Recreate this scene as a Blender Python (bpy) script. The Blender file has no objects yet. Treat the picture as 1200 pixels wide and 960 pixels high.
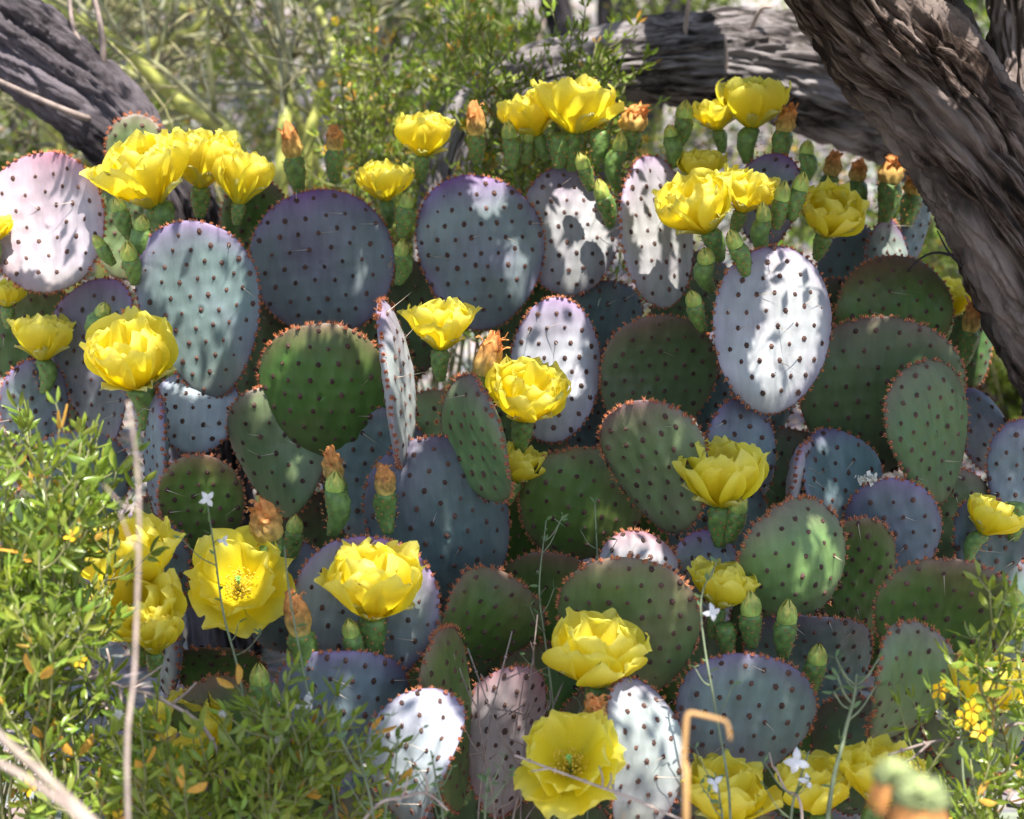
import bpy, math, random
import numpy as np
from mathutils import Vector, Matrix, Euler
rad = math.radians
random.seed(7)
RNG = np.random.default_rng(11)
SC = bpy.context.scene
COL = SC.collection

# ------------------------------------------------------------------ camera, sky, sun, exposure
CAM_H, PITCH, FPX = 1.0, 12.6, 2200.0
cd = bpy.data.cameras.new('camera'); cam = bpy.data.objects.new('camera', cd); COL.objects.link(cam)
cam.location = (0, 0, CAM_H); cam.rotation_euler = (rad(90 - PITCH), 0, 0)
cd.sensor_width = 36; cd.lens = 36 * FPX / 1200.0
cd.clip_start = 0.05; cd.clip_end = 2000
cd.dof.use_dof = True; cd.dof.focus_distance = 2.14; cd.dof.aperture_fstop = 5.0
SC.camera = cam

SUN = Vector((0.16, -0.36, 0.92)).normalized()      # direction towards the sun
elev = math.asin(SUN.z); azim = math.atan2(SUN.x, SUN.y)
w = bpy.data.worlds.new('World'); SC.world = w; w.use_nodes = True
nt = w.node_tree; bg = nt.nodes['Background']
sky = nt.nodes.new('ShaderNodeTexSky'); sky.sky_type = 'NISHITA'; sky.sun_disc = False
sky.sun_elevation = elev; sky.sun_rotation = azim; sky.air_density = 1.0; sky.dust_density = 1.5
nt.links.new(sky.outputs[0], bg.inputs[0]); bg.inputs[1].default_value = 0.125
sd = bpy.data.lights.new('sun', 'SUN'); sd.energy = 5.0; sd.angle = rad(0.45); sd.color = (1.0, 0.955, 0.88)
sun = bpy.data.objects.new('sun', sd); COL.objects.link(sun)
sun.rotation_euler = SUN.to_track_quat('Z', 'Y').to_euler()
vs = SC.view_settings; vs.view_transform = 'Standard'; vs.look = 'None'; vs.exposure = 1.3; vs.gamma = 1; vs.use_curve_mapping = False
SC.cycles.use_denoising = True
SC.cycles.max_bounces = 8; SC.cycles.transparent_max_bounces = 4
SC.cycles.sample_clamp_indirect = 6

_p = rad(PITCH)
RIGHT = Vector((1, 0, 0)); FWD = Vector((0, math.cos(_p), -math.sin(_p))); UPV = Vector((0, math.sin(_p), math.cos(_p)))
def P(px, py, d):
    """a place in the world: the point d metres ahead of the lens that the photograph shows at px, py"""
    return Vector((0, 0, CAM_H)) + FWD * d + RIGHT * ((px - 600) * d / FPX) - UPV * ((py - 480) * d / FPX)
def proj(v):
    q = Vector(v) - Vector((0, 0, CAM_H)); d = q.dot(FWD)
    return 600 + q.dot(RIGHT) / d * FPX, 480 - q.dot(UPV) / d * FPX, d

# ------------------------------------------------------------------ helpers
def noise(Pn, freq, seed, oct=3):
    """smooth numpy noise, about -1..1"""
    r = np.random.default_rng(seed); out = np.zeros(len(Pn)); amp = 1.0; tot = 0
    for o in range(oct):
        for k in range(5):
            dv = r.normal(size=3); dv /= np.linalg.norm(dv)
            out += amp * np.sin((Pn @ dv) * freq * r.uniform(.7, 1.4) * 6.283 + r.uniform(0, 6.283)) / 2.2
        tot += amp; amp *= .5; freq *= 2.1
    return out / tot

class MB:
    def __init__(s): s.V = []; s.F = []; s.M = []; s.C = []; s.n = 0
    def add(s, V, F, m=0, c=None):
        V = np.asarray(V, float)
        s.V.append(V)
        s.F += [[i + s.n for i in f] for f in F]
        s.M += [m] * len(F) if isinstance(m, int) else list(m)
        s.C.append(np.tile(np.array((1, 1, 1)), (len(V), 1)) if c is None else (np.tile(np.array(c, float), (len(V), 1)) if np.ndim(c) == 1 else np.asarray(c)))
        s.n += len(V)
    def mesh(s, name, mats, smooth=True, color=True):
        me = bpy.data.meshes.new(name)
        V = np.concatenate(s.V) if s.V else np.zeros((0, 3))
        me.from_pydata(V.tolist(), [], s.F)
        for m in mats: me.materials.append(m)
        if len(mats) > 1: me.polygons.foreach_set('material_index', s.M)
        me.polygons.foreach_set('use_smooth', [smooth] * len(me.polygons))
        if color:
            a = me.color_attributes.new('pigment', 'FLOAT_COLOR', 'POINT')
            C = np.concatenate(s.C); a.data.foreach_set('color', np.hstack([C, np.ones((len(C), 1))]).ravel())
        return me
    def build(s, name, mats, parent=None, smooth=True, color=True):
        return link(name, s.mesh(name, mats if isinstance(mats, (list, tuple)) else [mats], smooth, color), parent)

def link(name, me, parent=None):
    o = bpy.data.objects.new(name, me); COL.objects.link(o)
    if parent is not None: o.parent = parent
    return o
def tag(o, label=None, cat=None, group=None, kind=None):
    if label: o['label'] = label
    if cat: o['category'] = cat
    if group: o['group'] = group
    if kind: o['kind'] = kind
    return o
def empty(name, loc):
    o = bpy.data.objects.new(name, None); COL.objects.link(o); o.location = loc; o.empty_display_size = .05
    return o
def axis_mat(ax, spin=0.0):
    q = Vector(ax).normalized().to_track_quat('Z', 'Y')
    return q.to_matrix() @ Matrix.Rotation(spin, 3, 'Z')
def smooth_path(pts, n):
    """Catmull-Rom through pts (any dimension), n samples"""
    A = np.asarray(pts, float)
    if len(A) == 2: return A[0] + (A[1] - A[0]) * np.linspace(0, 1, n)[:, None]
    A = np.vstack([2 * A[0] - A[1], A, 2 * A[-1] - A[-2]]); m = len(A) - 3
    out = []
    for t in np.linspace(0, m - 1e-6, n):
        i = int(t); f = t - i; p0, p1, p2, p3 = A[i:i + 4]
        out.append(.5 * (2 * p1 + (p2 - p0) * f + (2 * p0 - 5 * p1 + 4 * p2 - p3) * f * f + (3 * p1 - p0 - 3 * p2 + p3) * f ** 3))
    return np.array(out)
def tube(pts, radii, seg=6, cap=True):
    pts = np.asarray(pts, float); n = len(pts); radii = np.broadcast_to(np.asarray(radii, float), (n,))
    T = np.gradient(pts, axis=0); T /= np.linalg.norm(T, axis=1)[:, None] + 1e-12
    N = np.cross(T[0], (0, 0, 1) if abs(T[0][2]) < .9 else (1, 0, 0)); N /= np.linalg.norm(N)
    a = np.arange(seg) * 2 * math.pi / seg; V = []
    for i in range(n):
        N = N - T[i] * (N @ T[i]); N /= np.linalg.norm(N); B = np.cross(T[i], N)
        V.append(pts[i] + radii[i] * (np.cos(a)[:, None] * N + np.sin(a)[:, None] * B))
    V = np.concatenate(V)
    F = [[i * seg + j, i * seg + (j + 1) % seg, (i + 1) * seg + (j + 1) % seg, (i + 1) * seg + j] for i in range(n - 1) for j in range(seg)]
    if cap: F += [list(range(seg))[::-1], [(n - 1) * seg + j for j in range(seg)]]
    return V, F
def spikes(pos, dirs, length, r):
    """thin three-sided spikes, one per row of pos"""
    pos = np.asarray(pos); dirs = np.asarray(dirs); dirs = dirs / (np.linalg.norm(dirs, axis=1)[:, None] + 1e-9)
    ref = np.where(np.abs(dirs[:, 2:3]) < .9, np.array([[0, 0, 1.]]), np.array([[1., 0, 0]]))
    A = np.cross(dirs, ref); A /= np.linalg.norm(A, axis=1)[:, None]; B = np.cross(dirs, A)
    L = np.broadcast_to(np.asarray(length, float), (len(pos),))[:, None]
    V = np.stack([pos + r * A, pos + r * (-.5 * A + .87 * B), pos + r * (-.5 * A - .87 * B), pos + dirs * L], 1).reshape(-1, 3)
    F = []
    for i in range(len(pos)):
        b = 4 * i; F += [[b, b + 1, b + 3], [b + 1, b + 2, b + 3], [b + 2, b, b + 3]]
    return V, F

# ------------------------------------------------------------------ materials
def mat(name): 
    m = bpy.data.materials.new(name); m.use_nodes = True
    return m, m.node_tree.nodes, m.node_tree.links, m.node_tree.nodes['Principled BSDF']
def simple(name, col, rough=.6, var=.25, scale=60, trans=0.0, tcol=None, bump=0.0, spec=.4, pig=True):
    m, N, L, B = mat(name)
    tc = N.new('ShaderNodeTexCoord'); no = N.new('ShaderNodeTexNoise'); no.inputs['Scale'].default_value = scale; no.inputs['Detail'].default_value = 4
    L.new(tc.outputs['Object'], no.inputs['Vector'])
    hsv = N.new('ShaderNodeHueSaturation'); hsv.inputs['Color'].default_value = (*col, 1)
    mr = N.new('ShaderNodeMapRange'); mr.inputs['To Min'].default_value = 1 - var; mr.inputs['To Max'].default_value = 1 + var
    mr.inputs['From Min'].default_value = .3; mr.inputs['From Max'].default_value = .7
    L.new(no.outputs[0], mr.inputs['Value']); L.new(mr.outputs[0], hsv.inputs['Value'])
    out = hsv.outputs[0]
    if pig:
        at = N.new('ShaderNodeAttribute'); at.attribute_name = 'pigment'
        mx = N.new('ShaderNodeMix'); mx.data_type = 'RGBA'; mx.blend_type = 'MULTIPLY'; mx.inputs['Factor'].default_value = 1
        L.new(out, mx.inputs[6]); L.new(at.outputs['Color'], mx.inputs[7]); out = mx.outputs[2]
    L.new(out, B.inputs['Base Color']); B.inputs['Roughness'].default_value = rough; B.inputs['Specular IOR Level'].default_value = spec
    if bump:
        bp = N.new('ShaderNodeBump'); bp.inputs['Strength'].default_value = bump; bp.inputs['Distance'].default_value = .002
        L.new(no.outputs[0], bp.inputs['Height']); L.new(bp.outputs[0], B.inputs['Normal'])
    if trans:
        tr = N.new('ShaderNodeBsdfTranslucent'); ms = N.new('ShaderNodeMixShader'); ms.inputs[0].default_value = trans
        if tcol: 
            tm = N.new('ShaderNodeMix'); tm.data_type = 'RGBA'; tm.blend_type = 'MULTIPLY'; tm.inputs['Factor'].default_value = 1
            L.new(out, tm.inputs[6]); tm.inputs[7].default_value = (*tcol, 1); L.new(tm.outputs[2], tr.inputs[0])
        else: L.new(out, tr.inputs[0])
        o = N['Material Output']; L.new(B.outputs[0], ms.inputs[1]); L.new(tr.outputs[0], ms.inputs[2]); L.new(ms.outputs[0], o.inputs[0])
    return m

def pad_material():
    m, N, L, B = mat('cactus_skin')
    tc = N.new('ShaderNodeTexCoord'); at = N.new('ShaderNodeAttribute'); at.attribute_name = 'pigment'
    n1 = N.new('ShaderNodeTexNoise'); n1.inputs['Scale'].default_value = 28; n1.inputs['Detail'].default_value = 6; n1.inputs['Roughness'].default_value = .6
    L.new(tc.outputs['Object'], n1.inputs['Vector'])
    mp = N.new('ShaderNodeMapping'); mp.inputs['Scale'].default_value = (90, 90, 14); L.new(tc.outputs['Object'], mp.inputs['Vector'])
    n2 = N.new('ShaderNodeTexNoise'); n2.inputs['Scale'].default_value = 1; n2.inputs['Detail'].default_value = 3; L.new(mp.outputs[0], n2.inputs['Vector'])
    n3 = N.new('ShaderNodeTexNoise'); n3.inputs['Scale'].default_value = 420; n3.inputs['Detail'].default_value = 2; L.new(tc.outputs['Object'], n3.inputs['Vector'])
    hsv = N.new('ShaderNodeHueSaturation'); L.new(at.outputs['Color'], hsv.inputs['Color'])
    ad = N.new('ShaderNodeMath'); ad.operation = 'ADD'; L.new(n1.outputs[0], ad.inputs[0]); L.new(n2.outputs[0], ad.inputs[1])
    mr = N.new('ShaderNodeMapRange'); mr.inputs['From Min'].default_value = .7; mr.inputs['From Max'].default_value = 1.3
    mr.inputs['To Min'].default_value = .78; mr.inputs['To Max'].default_value = 1.2; L.new(ad.outputs[0], mr.inputs['Value']); L.new(mr.outputs[0], hsv.inputs['Value'])
    # dry corky scars
    sc = N.new('ShaderNodeTexNoise'); sc.inputs['Scale'].default_value = 16; sc.inputs['Detail'].default_value = 8; sc.inputs['Roughness'].default_value = .75; L.new(tc.outputs['Object'], sc.inputs['Vector'])
    rp = N.new('ShaderNodeMapRange'); rp.inputs['From Min'].default_value = .655; rp.inputs['From Max'].default_value = .70; L.new(sc.outputs[0], rp.inputs['Value'])
    mx = N.new('ShaderNodeMix'); mx.data_type = 'RGBA'; L.new(rp.outputs[0], mx.inputs['Factor']); L.new(hsv.outputs[0], mx.inputs[6]); mx.inputs[7].default_value = (.30, .24, .17, 1)
    L.new(mx.outputs[2], B.inputs['Base Color'])
    B.inputs['Roughness'].default_value = .52; B.inputs['Specular IOR Level'].default_value = .45
    B.inputs['Sheen Weight'].default_value = .04; B.inputs['Sheen Roughness'].default_value = .4; B.inputs['Sheen Tint'].default_value = (.8, .86, 1, 1)
    b1 = N.new('ShaderNodeBump'); b1.inputs['Strength'].default_value = .35; b1.inputs['Distance'].default_value = .003; L.new(n2.outputs[0], b1.inputs['Height'])
    b2 = N.new('ShaderNodeBump'); b2.inputs['Strength'].default_value = .12; b2.inputs['Distance'].default_value = .001; L.new(n3.outputs[0], b2.inputs['Height']); L.new(b1.outputs[0], b2.inputs['Normal'])
    L.new(b2.outputs[0], B.inputs['Normal'])
    return m

def bark_material(name, c1, c2, c3):
    m, N, L, B = mat(name)
    at = N.new('ShaderNodeAttribute'); at.attribute_name = 'pigment'       # r: along, g/b: around (bark runs with the limb)
    mp = N.new('ShaderNodeMapping'); mp.inputs['Scale'].default_value = (9, 60, 60); L.new(at.outputs['Vector'], mp.inputs['Vector'])
    n1 = N.new('ShaderNodeTexNoise'); n1.inputs['Scale'].default_value = 1; n1.inputs['Detail'].default_value = 8; n1.inputs['Roughness'].default_value = .7; n1.inputs['Distortion'].default_value = .8
    L.new(mp.outputs[0], n1.inputs['Vector']); mp.inputs['Scale'].default_value = (11, 110, 110)
    mp2 = N.new('ShaderNodeMapping'); mp2.inputs['Scale'].default_value = (6, 14, 14); L.new(at.outputs['Vector'], mp2.inputs['Vector'])
    n2 = N.new('ShaderNodeTexNoise'); n2.inputs['Scale'].default_value = 1; n2.inputs['Detail'].default_value = 5; L.new(mp2.outputs[0], n2.inputs['Vector'])
    cr = N.new('ShaderNodeValToRGB'); cr.color_ramp.elements[0].position = .42; cr.color_ramp.elements[0].color = (*c1, 1)
    cr.color_ramp.elements[1].position = .66; cr.color_ramp.elements[1].color = (*c3, 1); e = cr.color_ramp.elements.new(.5); e.color = (*c2, 1)
    L.new(n1.outputs[0], cr.inputs[0])
    mx = N.new('ShaderNodeMix'); mx.data_type = 'RGBA'; mr = N.new('ShaderNodeMapRange'); mr.inputs['From Min'].default_value = .48; mr.inputs['From Max'].default_value = .68
    L.new(n2.outputs[0], mr.inputs['Value']); L.new(mr.outputs[0], mx.inputs['Factor']); L.new(cr.outputs[0], mx.inputs[6]); mx.inputs[7].default_value = (*[x * .9 for x in c3], 1)
    L.new(mx.outputs[2], B.inputs['Base Color']); B.inputs['Roughness'].default_value = .85; B.inputs['Specular IOR Level'].default_value = .25
    bp = N.new('ShaderNodeBump'); bp.inputs['Strength'].default_value = 1.0; bp.inputs['Distance'].default_value = .010; L.new(n1.outputs[0], bp.inputs['Height']); L.new(bp.outputs[0], B.inputs['Normal'])
    return m

M_SKIN = pad_material()
M_AREOLE = simple('areole_wool', (.075, .040, .033), .9, .4, 200)
M_GLOCHID = simple('glochid_bristle', (.66, .29, .11), .6, .35, 90, trans=.40, tcol=(1.2, 1, .9))
M_BRISTLE = simple('areole_bristle', (.24, .10, .04), .7, .4, 90)
M_SPINE = simple('spine', (.55, .45, .36), .5, .25, 30)
M_OVARY = simple('ovary_skin', (.125, .215, .055), .5, .35, 120, bump=.3)
M_BUD = simple('bud_scale', (.33, .45, .12), .5, .3, 120, trans=.15)
M_PETAL = simple('flower_petal', (.88, .76, .03), .45, .06, 70, trans=.60, tcol=(1.08, 1.1, .9), spec=.3)
M_SEPAL = simple('flower_sepal', (.62, .58, .04), .5, .2, 90, trans=.4)
M_STAMEN = simple('stamen', (.80, .62, .05), .6, .2, 200, trans=.3)
M_STIGMA = simple('stigma', (.25, .45, .10), .5, .2, 100)
M_WILT = simple('withered_petal', (.68, .36, .13), .75, .45, 130, trans=.35, bump=.5)
M_BARK = bark_material('mesquite_bark', (.010, .006, .005), (.055, .034, .025), (.27, .215, .195))
M_LOG = bark_material('weathered_wood', (.025, .02, .018), (.13, .11, .105), (.36, .325, .325))
M_DARKBARK = bark_material('dark_bark', (.007, .006, .006), (.026, .021, .023), (.14, .12, .135))
M_TWIG = simple('twig_bark', (.22, .17, .15), .8, .35, 80)
M_DRY = simple('dry_stem', (.38, .295, .25), .8, .3, 60)
M_ORANGESTEM = simple('orange_stem', (.42, .24, .09), .7, .25, 40)
M_CSTEM = simple('creosote_stem', (.20, .20, .08), .7, .35, 60)
M_CLEAF = simple('creosote_leaf', (.185, .27, .045), .27, .35, 25, trans=.40, tcol=(1.5, 1.4, .6), spec=.5)
M_CLEAF_Y = simple('creosote_leaf_old', (.42, .27, .05), .5, .4, 25, trans=.35)
M_CFLOWER = simple('creosote_petal', (.85, .52, .02), .5, .2, 50, trans=.4)
M_FLUFF = simple('seed_fluff', (.72, .70, .62), .9, .15, 80, trans=.3)
M_PVGREEN = simple('palo_verde_bark', (.32, .33, .08), .55, .3, 20)
M_PVTWIG = simple('palo_verde_twig', (.24, .235, .12), .6, .3, 30)
M_BGLEAF = simple('shrub_leaf', (.16, .23, .05), .5, .4, 8, trans=.35, tcol=(1.4, 1.3, .7))
M_MLEAF = simple('mesquite_leaf', (.10, .17, .04), .5, .3, 15, trans=.12)
M_WSTEM = simple('herb_stem', (.16, .19, .11), .7, .3, 60)
M_WLEAF = simple('herb_leaf', (.14, .22, .09), .6, .3, 60, trans=.3)
M_WPETAL = simple('white_petal', (.80, .79, .82), .6, .08, 60, trans=.35)
M_LITTER = simple('dry_litter', (.30, .215, .15), .9, .5, 40)

# ------------------------------------------------------------------ ground
def ground_material():
    m, N, L, B = mat('desert_soil')
    tc = N.new('ShaderNodeTexCoord'); n1 = N.new('ShaderNodeTexNoise'); n1.inputs['Scale'].default_value = 2.2; n1.inputs['Detail'].default_value = 9; n1.inputs['Roughness'].default_value = .65
    L.new(tc.outputs['Object'], n1.inputs['Vector'])
    n2 = N.new('ShaderNodeTexVoronoi'); n2.inputs['Scale'].default_value = 42; L.new(tc.outputs['Object'], n2.inputs['Vector'])
    cr = N.new('ShaderNodeValToRGB'); cr.color_ramp.elements[0].position = .3; cr.color_ramp.elements[0].color = (.13, .098, .078, 1); cr.color_ramp.elements[1].position = .7; cr.color_ramp.elements[1].color = (.33, .275, .25, 1)
    L.new(n1.outputs[0], cr.inputs[0])
    mx = N.new('ShaderNodeMix'); mx.data_type = 'RGBA'; mx.blend_type = 'OVERLAY'; mx.inputs['Factor'].default_value = .35
    L.new(cr.outputs[0], mx.inputs[6]); L.new(n2.outputs['Color'], mx.inputs[7])
    bw = N.new('ShaderNodeHueSaturation'); bw.inputs['Saturation'].default_value = .55; L.new(mx.outputs[2], bw.inputs['Color'])
    L.new(bw.outputs[0], B.inputs['Base Color']); B.inputs['Roughness'].default_value = .95; B.inputs['Specular IOR Level'].default_value = .2
    bp = N.new('ShaderNodeBump'); bp.inputs['Strength'].default_value = .6; bp.inputs['Distance'].default_value = .02; L.new(n2.outputs['Distance'], bp.inputs['Height']); L.new(bp.outputs[0], B.inputs['Normal'])
    return m
def GZA(V):
    y = V[:, 1]; t = np.clip(y - 3.0, 0, None)
    return .03 * noise(V, .35, 3) + .012 * noise(V, 2.2, 4) + np.where(t < 1, .10 * t * t, .10 + .20 * (t - 1)) * (t < 14) + (t >= 14) * (2.7 + .03 * (t - 14))
def make_ground():
    xs = np.concatenate([-np.geomspace(4, 400, 26)[::-1], np.linspace(-3.8, 3.8, 70), np.geomspace(4, 400, 26)])
    ys = np.concatenate([np.linspace(-6, 9, 130), np.geomspace(9.3, 800, 34)])
    X, Y = np.meshgrid(xs, ys); V = np.stack([X.ravel(), Y.ravel(), np.zeros(X.size)], 1)
    V[:, 2] = GZA(V)
    nx = len(xs); F = [[j * nx + i, j * nx + i + 1, (j + 1) * nx + i + 1, (j + 1) * nx + i] for j in range(len(ys) - 1) for i in range(nx - 1)]
    b = MB(); b.add(V, F); o = b.build('ground', ground_material()); tag(o, kind='structure')
    def gz(x, y): 
        return float(GZA(np.array([[x, y, 0.]]))[0])
    return gz
GZ = make_ground()

# stones and dry litter on the soil: nobody could count them
def scatter():
    n = 6500; b = MB()
    base = np.array([[1, 0, 0], [-1, 0, 0], [0, 1, 0], [0, -1, 0], [0, 0, .7], [0, 0, -.7]], float)
    F = [[0, 2, 4], [2, 1, 4], [1, 3, 4], [3, 0, 4], [2, 0, 5], [1, 2, 5], [3, 1, 5], [0, 3, 5]]
    x = RNG.uniform(-2.6, 2.6, n); y = RNG.uniform(1.0, 8.5, n); s = .004 + .03 * RNG.random(n) ** 4
    z = GZA(np.stack([x, y, 0 * x], 1))
    for i in range(n):
        t = RNG.uniform(0, 6.28); c, q = math.cos(t), math.sin(t)
        v = base * s[i] * RNG.uniform(.6, 1.4, (6, 1)); v = np.stack([v[:, 0] * c - v[:, 1] * q, v[:, 0] * q + v[:, 1] * c, v[:, 2]], 1)
        g = RNG.uniform(.7, 1.5); b.add(v + (x[i], y[i], z[i] + s[i] * .3), F, 0, (g, g * .97, g * .95))
    tag(b.build('gravel', simple('pebble', (.30, .26, .255), .9, .3, 30), smooth=False), 'loose grey pebbles strewn over the desert soil', 'gravel', kind='stuff')
    b = MB(); n = 6500
    x = RNG.uniform(-2, 2, n); y = RNG.uniform(1.4, 7, n)
    z = GZA(np.stack([x, y, 0 * x], 1))
    for i in range(n):
        a = RNG.uniform(0, 6.28); l = RNG.uniform(.01, .045); wd = RNG.uniform(.0015, .006)
        dx = np.array([math.cos(a), math.sin(a), RNG.normal(0, .25)]) * l; dy = np.array([-math.sin(a), math.cos(a), RNG.normal(0, .3)]) * wd
        c = np.array([x[i], y[i], z[i] + RNG.uniform(.003, .02)]); g = RNG.uniform(.5, 1.4)
        b.add(np.array([c - dx, c + dy, c + dx, c - dy]), [[0, 1, 2, 3]], 0, (g, g * RNG.uniform(.85, 1), g * .9))
    tag(b.build('leaf_litter', M_LITTER), 'dry brown leaf litter under the cactus', 'litter', kind='stuff')
scatter()

# ------------------------------------------------------------------ trees: barked tubes
def bark_tube(b, pts, radii, seg, n, seed, furrow=.16, twist=1.5, mat_i=0, flat=1.0):
    pr = smooth_path([list(p) + [r] for p, r in zip(pts, radii)], n)
    C = pr[:, :3]; R = pr[:, 3]
    V, F = tube(C, R, seg); s = np.concatenate([[0], np.cumsum(np.linalg.norm(np.diff(C, axis=0), axis=1))])
    a = np.tile(np.arange(seg) * 2 * math.pi / seg, n); S = np.repeat(s, seg); Rr = np.repeat(R, seg)
    aa = a + twist * S
    Q = np.stack([np.cos(aa) * Rr, np.sin(aa) * Rr, S * .10], 1)
    Q = Q + .012 * np.stack([noise(Q * (1, 1, 4), 5, seed + 5, 1), noise(Q * (1, 1, 4), 5, seed + 6, 1), 0 * S], 1)
    rid = np.minimum(1, np.abs(noise(Q, 15, seed, 1)) * 2.4) ** .6; fine = np.minimum(1, np.abs(noise(Q * (1, 1, 1.4), 40, seed + 2, 1)) * 2.2) ** .7
    crk = np.exp(-(noise(Q, 12, seed + 11, 1) / .16) ** 2) + .6 * np.exp(-(noise(Q * (1, 1, 1.5), 28, seed + 12, 1) / .16) ** 2)
    d = .75 * noise(Q * (1, 1, 2.5), 3.2, seed + 1, 2) - .55 * crk + .30 + .50 * rid + .34 * fine + .16 * noise(Q * (1, 1, 2), 95, seed + 3, 2) - .75
    C2 = np.repeat(C, seg, 0); V = C2 + (V - C2) * (1 + furrow * d)[:, None]
    b.add(V, F, mat_i, np.stack([S, np.cos(aa) * Rr, np.sin(aa) * Rr], 1))
    return C
def sticks(b, seed, C, i0, n, length, r, m=0):
    rr = random.Random(seed)
    for k in range(n):
        p = np.array(C[int(len(C) * (i0 + (1 - i0) * rr.random())) - 1])
        d = np.array([rr.uniform(-1, 1), rr.uniform(-1, 1), rr.uniform(-.6, .8)]); d /= np.linalg.norm(d)
        q = smooth_path([p, p + d * length * .5 + np.array([0, 0, rr.uniform(-.02, .03)]), p + d * length * rr.uniform(.8, 1.2)], 7)
        b.add(*tube(q, np.linspace(r, r * .4, 7), 5), m)

# --- mesquite: trunk at the right, heavy limb leaning up and to the left, crown overhead
def mesquite():
    base = P(1290, 940, 2.45); base.z = GZ(base.x, base.y)
    t = empty('mesquite_tree', base); bo = np.array(base)
    loc = lambda p: np.array(p) - bo
    b = MB()
    bark_tube(b, [loc(base - Vector((0, 0, .05))), loc(P(1270, 700, 2.42)), loc(P(1266, 480, 2.36)), loc(P(1226, 330, 2.33)), loc(P(1203, 170, 2.34)), loc(P(1199, 0, 2.38)), loc(P(1185, -260, 2.45)), loc(P(1120, -700, 2.5))],
              [.085, .075, .066, .060, .046, .043, .04, .025], 190, 460, 21, .36, 1.0)
    b.build('trunk', M_BARK, t)
    b = MB()
    LC = bark_tube(b, [loc(P(1275, 480, 2.335)), loc(P(1222, 345, 2.31)), loc(P(1172, 235, 2.29)), loc(P(1100, 118, 2.29)), loc(P(1014, 10, 2.31)), loc(P(958, -110, 2.37)), loc(P(905, -290, 2.55)), loc(P(830, -520, 2.78)), loc(P(740, -820, 3.0))],
              [.052, .068, .072, .076, .077, .068, .055, .042, .028], 220, 520, 33, .36, 2.4)
    limb = b.build('limb', M_BARK, t)
    for pts in ([(1128, 312), (1112, 296), (1098, 270)], [(1118, 300), (1098, 296), (1080, 302), (1063, 318)]):     # dead twig stubs below the limb
        q = smooth_path([loc(P(x, y, 2.27)) for x, y in pts], 8); b = MB(); b.add(*tube(q, np.linspace(.0022, .0008, 8), 6), 0); b.build('broken_twig', M_DARKBARK, t)
    return t, loc, LC
MESQ, MLOC, LIMB = mesquite()

# --- the low grey limb lying behind the cactus
def fallen_log():
    base = P(760, 150, 3.0); t = empty('fallen_log', (base.x, base.y, GZ(base.x, base.y))); bo = np.array(t.location)
    b = MB(); D = 2.95
    pts = [(508, 330, 2.95, .030), (524, 220, 2.95, .038), (548, 150, 2.93, .044), (610, 104, D, .050), (700, 78, D, .054), (800, 70, D, .066), (890, 72, D, .074), (980, 92, 2.97, .078), (1080, 130, 3.0, .08), (1240, 260, 3.05, .085), (1330, 500, 3.1, .09)]
    bark_tube(b, [np.array(P(x, y, d)) - bo for x, y, d, r in pts], [r for *_, r in pts], 160, 440, 52, .36, .4)
    b.build('wood', M_LOG, t)
    b = MB()
    for x0, y0, x1, y1 in [(800, 15, 812, -40), (868, 20, 905, 8), (846, 100, 850, 45)]:
        q = smooth_path([np.array(P(x0, y0 + 45, 2.93)) - bo, np.array(P((x0 + x1) / 2 + 3, (y0 + y1) / 2, 2.875)) - bo, np.array(P(x1, y1, 2.86)) - bo], 8)
        b = MB(); b.add(*tube(q, np.linspace(.0045, .002, 8), 6), 0); b.build('dead_twig', M_DRY, t)
    tag(t, 'weathered grey limb lying low behind the flowering cactus, stripped of bark', 'log')
fallen_log()

def leaning_trunk():
    base = P(235, 330, 2.72); base.z = GZ(base.x, base.y)
    t = empty('leaning_dead_trunk', base); bo = np.array(base)
    b = MB(); L = lambda x, y, d: np.array(P(x, y, d)) - bo
    bark_tube(b, [np.array([0.03, 0, -.05]), L(225, 300, 2.72), L(172, 200, 2.72), L(128, 138, 2.71), L(70, 85, 2.70), (L(20, 40, 2.69)), L(-60, -30, 2.66), L(-200, -120, 2.6)],
              [.05, .05, .050, .054, .058, .060, .058, .05], 150, 340, 71, .36, 1.2)
    b.build('trunk', M_DARKBARK, t)
    b = MB()
    for pts, r in [([(118, 96, 2.70), (121, 72, 2.67), (118, 30, 2.67), (104, -30, 2.68)], .006), ([(98, 78, 2.70), (98, 60, 2.67), (85, 30, 2.68), (80, -20, 2.7)], .005), ([(116, 140, 2.70), (100, 138, 2.64), (50, 118, 2.62), (-20, 86, 2.62)], .0055)]:
        q = smooth_path([L(*p) for p in pts], 9); b = MB(); b.add(*tube(q, np.linspace(r, r * .6, 9), 6), 0); b.build('dead_branch', M_TWIG, t)
    tag(t, 'dark leaning trunk with bare twigs behind the pinkish cactus', 'trunk')
leaning_trunk()

# ------------------------------------------------------------------ prickly pear: pads, flowers, buds
KIND = {  # centre, edge pigment
    'blue':   ((.130, .180, .180), (.160, .105, .210)),
    'purple': ((.165, .195, .195), (.205, .095, .255)),
    'sunlit_purple':  ((.285, .295, .315), (.250, .170, .300)),  # purple lightened for two pads, sunlight mixed into the pigment
    'green':  ((.060, .120, .020), (.135, .075, .045)),
    'dgreen': ((.064, .106, .036), (.120, .075, .055)),
    'sage':   ((.118, .185, .068), (.160, .100, .090)),
    'pale':   ((.300, .320, .330), (.250, .180, .285)),
    'pink':   ((.300, .275, .280), (.330, .150, .180)),
    'teal':   ((.088, .130, .118), (.115, .092, .132)),
}
class Cactus:
    def __init__(s, base, label):
        s.t = empty('prickly_pear_cactus', base); tag(s.t, label, 'cactus'); s.o = Vector(base); s.k = 0

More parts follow.
